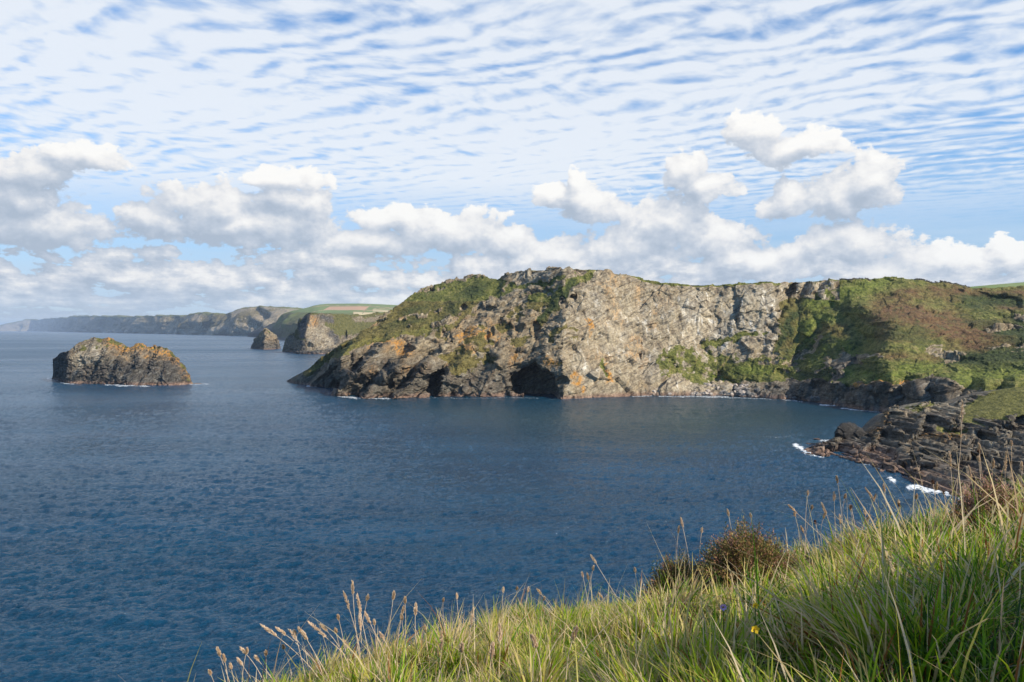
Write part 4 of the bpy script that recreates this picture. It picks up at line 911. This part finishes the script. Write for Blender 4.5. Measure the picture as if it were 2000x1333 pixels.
def foreground():
    def sp(a, b, c, n, w):  # spacing dense near c
        t = np.linspace(-1, 1, n); s = np.sinh(t * w) / math.sinh(w); return c + np.where(s < 0, s * (c - a), s * (b - c))
    gx = sp(-45, 45, 1.2, 420, 4.2); gy = sp(-30, 62, 4.0, 420, 4.2); X, Y = np.meshgrid(gx, gy); Z, _ = ground(X, Y)
    far = sm(6, 25, np.hypot(X, Y - 4)); Z = Z + far * 1.2 * fbm(X * .1, Y * .1, Z * .1, 4, seed=50)
    def col(g):
        P = g.n('ShaderNodeNewGeometry').outputs['Position']; n = g.noise(P, 9, 5, .6).outputs['Fac']; n2 = g.noise(P, .9, 4, .6).outputs['Fac']
        return g.mix(g.mr(n2, .35, .65), g.ramp(n, [(.3, (.02, .022, .008)), (.55, (.06, .065, .02)), (.75, (.13, .11, .05))]), g.ramp(n, [(.3, (.03, .02, .01)), (.55, (.075, .065, .025)), (.75, (.16, .13, .07))]))
    m = shaded('turf_soil', col, .95)
    o = mesh_obj('grassy_slope', np.stack([X, Y, Z], -1), grid_faces(*X.shape), m, smooth=True); tag(o, kind='structure')


def blades(n, seed):
    """individual grass blades over the part of the slope in view"""
    rs = np.random.RandomState(seed)
    Y = 1.35 + 5.1 * rs.rand(n) ** .75; px = rs.uniform(180, 2080, n); keep = rs.rand(n) < (Y / 6.4) ** .55 + .15
    Y = Y[keep]; px = px[keep]; x = (px - 1000) / F * Y
    pyg = HZ + (CAMZ - ground(x, Y)[0]) / Y * F; ok = pyg < 1333 + 620 / Y; x, Y, px = x[ok], Y[ok], px[ok]
    # the turf goes on beyond both sides of the view
    m2 = 85000; xe = np.concatenate([rs.uniform(.6, 5.2, m2), rs.uniform(-3.2, -.5, m2 // 5)]); ye = np.concatenate([rs.uniform(.1, 6.6, m2), rs.uniform(1.0, 6, m2 // 5)]); tx = 1000 + xe / ye * F; o2 = (tx > 2080) | (tx < 180)
    x = np.concatenate([x, xe[o2]]); Y = np.concatenate([Y, ye[o2]]); px = np.concatenate([px, tx[o2]])
    # clumps: pull blades towards tussock centres
    cell = .24; cx = np.floor(x / cell); cy = np.floor(Y / cell); k = _perm[(_perm[cx.astype(int) & 1023] + cy.astype(int)) & 1023]; ox = (cx + .5 + .3 * _gr[k][:, 0]) * cell; oy = (cy + .5 + .3 * _gr[k][:, 1]) * cell
    pull = rs.uniform(.0, .75, len(x)); x2 = x + (ox - x) * pull; y2 = Y + (oy - Y) * pull
    z, over = ground(x2, y2); m = over < .35; x2, y2, z, px, k, over = x2[m], y2[m], z[m], px[m], k[m], over[m]; N = len(x2)
    clump = _gr[(k * 3 + 5) & 1023]; pn = fbm(x2 * .9, y2 * .9, x2 * 0, 3, seed=60); pn2 = fbm(x2 * 2.4, y2 * 2.4, x2 * 0, 3, seed=61)
    # lushness: long broad leaves in the lower right, short fine sward elsewhere
    lush = np.clip(sm(.25, 1.1, x2 - .12 * (y2 - 2)) * sm(4.6, 2.6, y2) + .35 * (pn2 > .25), 0, 1)
    lush = np.maximum(lush, .8 * sm(1.5, 2.3, x2) )
    L = (.10 + .09 * rs.rand(N)) * (1 + .5 * clump[:, 0]) * (1 + .5 * pn2)
    L = np.where(rs.rand(N) < .25 + .5 * lush, L * (1.3 + 1.0 * lush * rs.rand(N)), L); L = np.clip(L, .06, .24 + .06 * y2)
    tall = rs.rand(N) < .03; L[tall] *= 1.8; L *= 1 - .68 * np.exp(-(((x2 - 1.5) / .7) ** 2)) * sm(3.9, 4.9, y2)
    L *= .86; w = (.0027 + .0022 * rs.rand(N)) * (1 + 1.5 * lush * rs.rand(N)) * np.where(tall, .8, 1)
    w = np.minimum(w, .0016 + .0012 * y2)
    az = rs.uniform(0, 2 * np.pi, N); lean = rs.uniform(.05, .75, N) * (1 + .5 * lush); wind = np.array([-.22, .10])
    dx = np.cos(az) * lean + clump[:, 0] * .5 + wind[0]; dy = np.sin(az) * lean + clump[:, 1] * .5 + wind[1]
    mat = rs.rand(N) < .18; dx = np.where(mat, dx * 2.6, dx); dy = np.where(mat, dy * 2.6, dy)
    bend = rs.uniform(.2, 1.0, N)
    S = 5; t = np.linspace(0, 1, S)[None, :]
    hx = dx[:, None] * (t * .25 + t ** 2 * .75 * (.4 + bend[:, None])); hy = dy[:, None] * (t * .25 + t ** 2 * .75 * (.4 + bend[:, None])); ll = np.hypot(dx, dy)[:, None]
    vz = t * (1 - .22 * ll * bend[:, None] * t ** 1.5 * 2)
    sc = L[:, None] / np.sqrt(1 + .35 * ll ** 2)
    cxs = x2[:, None] + hx * sc; cys = y2[:, None] + hy * sc; czs = z[:, None] - .02 + vz * sc
    fa = az + np.pi / 2 + rs.uniform(-.8, .8, N); wid = w[:, None] * np.array([.8, 1, .85, .55, .08])[None, :S]
    wx = np.cos(fa)[:, None] * wid; wy = np.sin(fa)[:, None] * wid
    V = np.stack([np.stack([cxs - wx, cys - wy, czs], -1), np.stack([cxs + wx, cys + wy, czs + wid * .3], -1)], 2)  # N,S,2,3
    idx = np.arange(N * S * 2).reshape(N, S, 2); fc = np.stack([idx[:, :-1, 0], idx[:, :-1, 1], idx[:, 1:, 1], idx[:, 1:, 0]], -1).reshape(-1, 4)
    tint = np.clip(.44 + .17 * rs.normal(size=N) + .26 * pn + .16 * clump[:, 1] - .16 * lush, .02, .66)
    dryp = .22 + .16 * (pn2 > .1) + .14 * (over > 0) + .22 * (fbm(x2 * 1.3, y2 * 1.3, x2 * 0, 2, seed=66) > .25) - .06 * lush
    dryp = dryp + .6 * np.exp(-(((x2 + .42) / .16) ** 2 + ((y2 - 5.35) / .35) ** 2))
    dry = (rs.rand(N) < dryp) | (tall & (rs.rand(N) < .75)); tint[dry] = rs.uniform(.68, .93, dry.sum()); red = rs.rand(N) < .035 + .04 * lush; tint[red] = rs.uniform(.95, 1, red.sum())
    tt = np.repeat(tint, S * 2).reshape(N, S, 2) + np.where(dry | red, 0, 1)[:, None, None] * (t[0][None, :, None] * .16 - .04) * (rs.rand(N)[:, None, None] > .35)
    return V.reshape(-1, 3), fc, tt.reshape(-1), np.repeat(rs.rand(N), S * 2)


GRASS_RAMP = [(.0, (.03, .08, .014)), (.2, (.08, .19, .012)), (.4, (.22, .40, .008)), (.56, (.46, .56, .025)), (.66, (.60, .55, .09)), (.76, (.62, .47, .22)), (.90, (.80, .66, .44)), (.95, (.42, .17, .05)), (1, (.28, .10, .03))]


def grass():
    V, fc, tint, rnd = blades(165000, 3)
    def col(g): return g.mix(g.m('MULTIPLY', g.attr('rnd'), .2), g.ramp(g.attr('tint'), GRASS_RAMP), (.08, .09, .02))
    m = shaded('grass_blade', col, .5, None, .5, .3)
    o = mesh_obj('grass', V, fc, m, attrs={'tint': tint, 'rnd': rnd}, smooth=True); tag(o, kind='stuff')


def tube(pts, rad, sides=4):
    pts = np.asarray(pts, float); n = len(pts); rad = np.broadcast_to(rad, (n,)); d = np.gradient(pts, axis=0); d /= np.linalg.norm(d, axis=1, keepdims=True)
    a = np.cross(d, [0, 1, .01]); a /= np.linalg.norm(a, axis=1, keepdims=True); b = np.cross(d, a); th = np.arange(sides) / sides * 2 * np.pi
    V = pts[:, None] + rad[:, None, None] * (np.cos(th)[None, :, None] * a[:, None] + np.sin(th)[None, :, None] * b[:, None])
    i = np.arange(n * sides).reshape(n, sides); j = np.roll(i, -1, 1); return V.reshape(-1, 3), np.stack([i[:-1], j[:-1], j[1:], i[1:]], -1).reshape(-1, 4)


def merge(parts):
    vs, fs, o = [], [], 0
    for v, f in parts: vs.append(v); fs.append(f + o); o += len(v)
    return np.concatenate(vs), np.concatenate(fs)


def spikelets(path, n, length, spread, rs):
    """a cylinder-like seed head: slim pointed scales set all round the tip of the stem"""
    out = []; path = np.asarray(path); m = len(path) - 1
    for i in range(n):
        u = i / n; s = u * m; k = min(int(s), m - 1); c = path[k] + (path[k + 1] - path[k]) * (s - k); d = path[k + 1] - path[k]; d = d / np.linalg.norm(d)
        r = rs.normal(size=3); r -= d * r.dot(d); r /= np.linalg.norm(r); prof = math.sin(min(1, .18 + u * .82) * math.pi) ** .6 + .15
        tip = c + d * length * rs.uniform(.7, 1.1) + r * spread * prof * rs.uniform(.5, 1.15); s2 = np.cross(d, r); w = length * .17
        md = (c + tip) / 2 + r * spread * .25 * prof
        out.append((np.array([c, md + s2 * w, tip, md - s2 * w]), np.array([[0, 1, 2, 3]]))); out.append((np.array([c, md + r * w, tip, md - r * w]), np.array([[0, 1, 2, 3]])))
    return merge(out)


def straw_material():
    def col(g):
        P = g.n('ShaderNodeNewGeometry').outputs['Position']; r = g.n('ShaderNodeObjectInfo').outputs['Random']
        return g.mix(g.m('MULTIPLY', r, .5), g.ramp(g.noise(P, 60, 3).outputs['Fac'], [(.3, (.60, .45, .29)), (.7, (.86, .72, .55))]), (.70, .52, .37))
    return shaded('dry_straw', col, .7, None, .25)
def plain(name, c, tr=0.0, rough=.7):
    return shaded(name, lambda g: g.mix(g.noise(g.n('ShaderNodeNewGeometry').outputs['Position'], 45, 3).outputs['Fac'], tuple(a * .6 for a in c), tuple(min(1, a * 1.35) for a in c)), rough, None, tr)


def stalk(top, foot_px, Y, head, thick, mat, label, group, seed, name='seed_stalk'):
    rs = np.random.RandomState(seed); T = at(top[0], top[1], Y); xb = (foot_px - 1000) / F * Y
    Yb = Y; zb = float(ground(xb, Yb)[0]); B = np.array([xb, Yb, zb - .02])
    if T[2] < B[2] + .12: return
    n = 14; t = np.linspace(0, 1, n)[:, None]; side = np.array([rs.uniform(-.02, .02), rs.uniform(-.08, .08), 0]); L = np.linalg.norm(T - B)
    dx = T[0] - B[0]
    P = B + (T - B) * t; P[:, 0] = B[0] + dx * (t[:, 0] ** 1.35); P += side * np.sin(t * math.pi) + np.array([rs.uniform(-.015, .015) * L, 0, 0]) * np.sin(t * math.pi * 2)
    root = empty(name, B.tolist()); tag(root, label, 'dry grass stalk', group); P = P - B
    v, f = tube(P, np.linspace(.0028, .0014, n) * thick); mesh_obj('stem', v, f, mat, root, smooth=True)
    if head < .02: return root
    hl = min(head, L * .5); k = int((1 - hl / L) * (n - 1)); u = np.linspace(1 - hl / L, 1, 10)
    hp = np.stack([np.interp(u, t[:, 0], P[:, c]) for c in range(3)], -1)
    v, f = spikelets(hp, 60, .022 * thick, .0105 * thick, rs); mesh_obj('seed_head', v, f, mat, root)
    return root


def stalks():
    mat = straw_material(); rs = random.Random(11); n = 0
    A = [  # left edge cluster: (top column, top row, foot column, head length)
        (512, 1222, 640, .10), (541, 1228, 650, .06), (566, 1232, 668, .07), (584, 1228, 640, .05), (604, 1216, 715, .12), (628, 1222, 700, .05), (592, 1236, 655, .05), (660, 1204, 690, .03), (672, 1158, 700, .12), (688, 1138, 712, .08),
        (698, 1164, 735, .09), (703, 1196, 728, .10), (718, 1166, 690, .03), (714, 1198, 770, .07), (671, 1252, 720, .06), (743, 1238, 790, .04), (731, 1214, 745, .03), (769, 1158, 752, .05), (788, 1188, 765, .04), (791, 1169, 798, .04), (784, 1202, 790, .04),
        (812, 1182, 828, .06), (830, 1225, 845, .04), (655, 1230, 668, .03), (425, 1268, 448, .05), (437, 1282, 440, .04), (482, 1270, 470, .03), (519, 1274, 515, .03), (472, 1268, 530, .04), (465, 1288, 520, .04), (500, 1284, 560, .03), (553, 1262, 570, .03), (575, 1235, 600, .03), (450, 1300, 480, .03), (409, 1312, 440, .03)]
    for i, (x, y, fx, h) in enumerate(A):
        stalk((x, y), fx, 4.9 - .0 * i + rs.uniform(-.35, .2), h * 1.0, .95, mat, 'pale dry stalk with seed head leaning left in the clump at lower left', 'dry seed stalks at the lower left edge', i)
    Bm = [(924, 1190, 908, .09), (902, 1262, 880, .03), (862, 1236, 852, .09), (976, 1224, 976, .06), (983, 1150, 990, .0), (1032, 1150, 1030, .03), (1010, 1148, 1016, .03), (1050, 1152, 1100, .05), (1155, 1086, 1225, .06), (1159, 1108, 1140, .03),
          (1147, 1122, 1172, .05), (1137, 1120, 1150, .03), (1125, 1230, 1100, .04), (892, 1162, 897, .03), (866, 1170, 872, .03), (1063, 1168, 1060, .03), (1240, 1112, 1255, .03), (962, 1260, 945, .05), (1040, 1245, 1050, .04), (1170, 1160, 1190, .04)]
    for i, (x, y, fx, h) in enumerate(Bm):
        Y = min(5.9, surface_hit(fx, max(y + 60, 1170))) if y > 1185 else 5.8
        stalk((x, y), fx, Y, max(h, .03) * 1.0, .85, mat, 'thin dry stalk rising from the sunlit turf in the middle of the slope', 'dry seed stalks in the middle of the slope', 100 + i)
    Rr = [(1330, 1014, 1346, .06), (1326, 1030, 1330, .05), (1371, 1034, 1366, .03), (1421, 998, 1430, .04), (1466, 1006, 1470, .02), (1541, 988, 1640, .07), (1552, 1004, 1570, .0), (1605, 984, 1640, .08), (1634, 932, 1668, .05), (1629, 963, 1622, .06),
          (1578, 962, 1572, .02), (1651, 968, 1640, .03), (1586, 990, 1580, .02), (1612, 1002, 1615, .05), (1640, 1008, 1655, .06), (1691, 955, 1770, .08), (1710, 968, 1700, .05), (1699, 1008, 1668, .07), (1726, 948, 1732, .05), (1688, 994, 1700, .05), (1755, 980, 1757, .03),
          (1790, 968, 1800, .03), (1740, 1000, 1735, .03), (1565, 1030, 1600, .05), (1660, 990, 1668, .03), (1854, 885, 1872, .09), (1892, 912, 1905, .09), (1912, 870, 1948, .03), (1911, 895, 1935, .03), (1965, 885, 1990, .12), (1940, 900, 1950, .05), (1975, 865, 1975, .02), (1995, 905, 1985, .05), (1830, 945, 1850, .05), (1880, 955, 1890, .04), (1925, 940, 1945, .05)]
    for i, (x, y, fx, h) in enumerate(Rr):
        Y = 5.6 if fx < 1800 else 4.9
        stalk((x, y), fx, Y, max(h, .025) * 1.0, .85, mat, 'dry stalk with narrow seed head on the upper right edge of the slope', 'dry seed stalks along the upper right edge', 200 + i)
    stalk((1879, 786), 1852, 5.2, .13, 1.0, mat, 'tallest dry grass stalk, reaching up in front of the rocky shore at right', None, 300)
    for i in range(16):   # long pale stalks lying across the shaded grass at lower right
        x0 = rs.uniform(1640, 1800); y0 = rs.uniform(1075, 1150); stalk((x0, y0), x0 + rs.uniform(90, 230), 2.6 + rs.uniform(-.3, .5), .012, .55, mat, 'long bleached stalk slanting across the shaded grass at lower right', 'bleached stalks slanting at lower right', 320 + i)
    # dried brown flower heads
    bm = plain('dead_flower', (.14, .065, .035), .1)
    for i, (x, y, fx) in enumerate([(1662, 990, 1672), (1822, 942, 1828), (1843, 962, 1846), (1756, 986, 1762), (1912, 882, 1908), (1592, 1020, 1600), (1640, 1060, 1655)]):
        Y = 5.4; T = at(x, y, Y); xb = (fx - 1000) / F * Y; B = np.array([xb, Y, float(ground(xb, Y)[0]) - .02]); root = empty('dead_flower', B.tolist())
        tag(root, 'dark brown dried flower head on a thin stem above the upper right grass edge', 'dead flower', 'dried brown flowers on the upper right edge')
        t = np.linspace(0, 1, 8)[:, None]; P = (T - B) * t + np.array([.02, 0, 0]) * np.sin(t * 3.1); v, f = tube(P, .002); mesh_obj('stem', v, f, mat, root)
        r2 = np.random.RandomState(i); c = T - B; parts = []
        for k in range(40):
            d = r2.normal(size=3); d /= np.linalg.norm(d); s = np.cross(d, [0, .3, 1]); s /= np.linalg.norm(s); q = c + d * .016
            parts.append((np.array([c, c + d * .010 + s * .006, q, c + d * .010 - s * .006]), np.array([[0, 1, 2, 3]])))
        v, f = merge(parts); mesh_obj('flower_head', v, f, bm, root)


def bush(name, px, base_py, top_py, halfw, Y, seed, mats, label, cat, group=None, flower=.0, n=2600, upright=.0):
    rs = np.random.RandomState(seed); xb = (px - 1000) / F * Y; zb = float(ground(xb, Y)[0]) - .05; R = halfw / F * Y; H = (CAMZ + (HZ - top_py) / F * Y) - zb
    root = empty(name, (xb, Y, zb)); tag(root, label, cat, group)
    th = rs.uniform(0, 2 * np.pi, n); cz = rs.uniform(0.0, 1, n); s = np.sqrt(1 - cz ** 2); d = np.stack([np.cos(th) * s, np.sin(th) * s, cz], -1)
    lump = 1 + .38 * fbm(d[:, 0] * 2.6, d[:, 1] * 2.6, d[:, 2] * 2.6 + seed, 4)
    tipP = d * np.array([R, R * .85, H]) * (lump * rs.uniform(.80, 1.04, n))[:, None]
    basP = tipP * rs.uniform(.45, .7, n)[:, None] * np.array([.7, .7, .8]); up = np.array([0, 0, .03])
    sl = []; fl = []; hd = []
    for i in range(0, n, 9):
        v, f = tube(np.stack([basP[i] * .1, basP[i], tipP[i]]), [.005, .003, .0012], 3); sl.append((v, f))
    K = 12; t = np.linspace(.25, 1, K)
    c = basP[:, None] + (tipP - basP)[:, None] * t[None, :, None] + rs.normal(size=(n, K, 3)) * .005
    dirv = tipP - basP; dirv /= np.linalg.norm(dirv, axis=1, keepdims=True); r = rs.normal(size=(n, K, 3)); a = dirv[:, None] * .9 + r * .5 + up; a /= np.linalg.norm(a, axis=2, keepdims=True)
    b = np.cross(a, rs.normal(size=(n, K, 3))); b /= np.linalg.norm(b, axis=2, keepdims=True); l = rs.uniform(.010, .022, (n, K, 1)); w = l * .22
    Q = np.stack([c - b * w * .4, c + a * l * .5 + b * w, c + a * l, c + a * l * .5 - b * w], 2).reshape(-1, 3); fc = np.arange(n * K * 4).reshape(-1, 4)
    v, f = merge(sl); mesh_obj('stems', v, f, mats[0], root)
    isf = (rs.rand(n)[:, None] < flower) & (t[None, :] > .55); isf = np.repeat(isf.reshape(-1), 1)
    kk = np.repeat(rs.rand(n), K * 4)
    Qf = Q.reshape(-1, 4, 3)
    mesh_obj('foliage', Qf[~isf].reshape(-1, 3), np.arange((~isf).sum() * 4).reshape(-1, 4), mats[1], root, attrs={'rnd': kk.reshape(-1, 4)[~isf].reshape(-1)})
    if isf.any(): mesh_obj('flowers', Qf[isf].reshape(-1, 3), np.arange(isf.sum() * 4).reshape(-1, 4), mats[2], root)


def bushes():
    wood = plain('heather_wood', (.10, .07, .045)); fo = shaded('heather_leaf', lambda g: g.ramp(g.attr('rnd'), [(.0, (.06, .08, .02)), (.35, (.13, .14, .03)), (.65, (.24, .19, .05)), (1, (.36, .20, .08))]), .7, None, .2)
    fl = plain('heather_dry_flower', (.34, .17, .11), .25); pk = plain('heather_pink_flower', (.46, .26, .20), .3)
    bush('heather_bush', 1463, 1120, 1040, 112, 5.45, 1, (wood, fo, fl), 'large rounded heather bush, brown and green, at the cliff edge', 'heather bush', None, .30, 4200)
    bush('heather_bush', 1325, 1140, 1086, 72, 5.7, 2, (wood, fo, fl), 'small low dark heather bush left of the large rounded one', 'heather bush', None, .15, 2200)
    bush('heather_bush', 1945, 1010, 950, 70, 4.9, 3, (wood, fo, pk), 'pinkish brown flowering heather on the bank at the right edge', 'heather bush', None, .55, 3400)
    bush('heather_bush', 1890, 1000, 968, 42, 5.2, 4, (wood, fo, pk), 'small pinkish flowering heather just below the bank at the right edge', 'heather bush', None, .5, 1600)
    bush('heather_bush', 1775, 1065, 1024, 34, 5.4, 5, (wood, fo, fl), 'tiny dark heather tuft on the brow right of the tall seed stalks', 'heather bush', None, .2, 900)


def flowers():
    st = plain('flower_stem', (.09, .14, .03), .2)
    def flower(name, px, py, petal, centre, r, label, cat, group, n=7):
        Y = surface_hit(px, py, .24) - .22; T = at(px, py, Y); B = np.array([T[0] + .01, Y, float(ground(T[0], Y)[0]) - .01]); root = empty(name, B.tolist()); tag(root, label, cat, group)
        t = np.linspace(0, 1, 6)[:, None]; v, f = tube((T - B) * t, .0016); mesh_obj('stem', v, f, st, root); c = T - B; parts = []
        for k in range(n):
            a = k / n * 2 * math.pi; d = np.array([math.cos(a), -.5, math.sin(a) * .8 + .25]); d /= np.linalg.norm(d); s = np.cross(d, [0, 1, 0]); s /= np.linalg.norm(s)
            parts.append((np.array([c, c + d * r * .6 + s * r * .35, c + d * r, c + d * r * .6 - s * r * .35]), np.array([[0, 1, 2, 3]])))
        v, f = merge(parts); mesh_obj('petals', v, f, petal, root)
        v, f = tube(np.stack([c - [0, .004, 0], c, c + [0, -.006, .002]]), [.002, r * .28, .001], 6); mesh_obj('flower_centre', v, f, centre, root)
    pink = plain('pink_petal', (.70, .45, .72), .3); yel = plain('yellow_petal', (.85, .55, .03), .3); wh = plain('white_petal', (.55, .52, .46), .3); dk = plain('seed_centre', (.12, .08, .05))
    flower('wild_flower', 1412, 1186, pink, yel, .014, 'single pale pink flower low in the sunlit grass', 'flower', None, 8)
    flower('wild_flower', 1475, 1183, yel, yel, .012, 'small yellow flower just right of the pale pink one', 'flower', None, 5)
    flower('wild_flower', 1474, 1229, yel, yel, .013, 'small yellow flower in the deeper grass below the other yellow one', 'flower', None, 5)
    for px, py in ((1962, 970), (1971, 969), (1978, 973), (1966, 987), (1982, 985)): flower('clover_head', px, py, wh, dk, .016, 'whitish faded flower head in the cluster in grass near the right edge', 'flower', 'whitish flower heads near the right edge', 9)


def stone_wall():
    """tumbledown field wall of piled stones along the skyline of the hill on the right"""
    st = boulder_material('wall_stone', ((.05, .045, .04), (.12, .11, .095), (.25, .23, .2)), (.14, .13, .11)); rs = random.Random(4)
    j = int(np.argmax(HG[..., 2][:370].max(axis=1) * 0 + np.arange(370)))
    px = 1000 + HG[364, :, 0] / HG[364, :, 1] * F
    segs = [((1786, 1895), 'low dark drystone wall running down the skyline of the hill at right'), ((1640, 1700), 'short broken drystone wall on the green crest left of the hilltop')]
    base = [rock_mesh('stone', 400 + i, .7, 2, 8) for i in range(4)]
    for (a, b), lab in segs:
        vs, fs, off = [], [], 0; ks = [k for k in range(len(px)) if a <= px[k] <= b]; P0 = HG[364, ks[0]].copy()
        for k in ks:
            p = HG[364, k]
            for _ in range(3):
                if rs.random() < .18: continue
                me = base[rs.randrange(4)]; v = np.array([q.co[:] for q in me.vertices]); s = rs.uniform(.45, .8); th = rs.uniform(0, 6.3); c, sn = math.cos(th), math.sin(th)
                v = np.stack([v[:, 0] * c - v[:, 1] * sn, v[:, 0] * sn + v[:, 1] * c, v[:, 2]], -1) * s + (p - P0) + [rs.uniform(-.4, .4), rs.uniform(-.3, .3), rs.uniform(-.2, .9)]
                f = np.array([q.vertices[:] for q in me.polygons]); vs.append(v); fs.append(f + off); off += len(v)
        o = mesh_obj('stone_wall', np.concatenate(vs), np.concatenate(fs), st); o.location = P0.tolist(); tag(o, lab, 'stone wall')


def farmhouse():
    """whitewashed farm building among the fields on the far hill"""
    wall = plain('white_wall', (.78, .76, .72)); roof = plain('slate_roof', (.14, .14, .15)); Y = 5150; p = at(722, 605, Y); root = empty('farmhouse', p.tolist(), .4)
    tag(root, 'tiny white farmhouse among the fields on the far green hill', 'farmhouse')
    L, W, H = 15, 6, 6
    v = [(-L, -W, -8), (L, -W, -8), (L, W, -8), (-L, W, -8), (-L, -W, H), (L, -W, H), (L, W, H), (-L, W, H), (-L, 0, H + 4), (L, 0, H + 4)]
    mesh_obj('wall', v, [(0, 1, 5, 4), (2, 3, 7, 6), (1, 2, 6, 9, 5), (3, 0, 4, 8, 7)], wall, root)
    mesh_obj('roof', [(-L - 1, -W - 1, H - .4), (L + 1, -W - 1, H - .4), (L + 1, 0, H + 4.4), (-L - 1, 0, H + 4.4), (L + 1, W + 1, H - .4), (-L - 1, W + 1, H - .4)], [(0, 1, 2, 3), (3, 2, 4, 5)], roof, root)


foreground(); grass(); stalks(); bushes(); flowers(); stone_wall(); farmhouse()
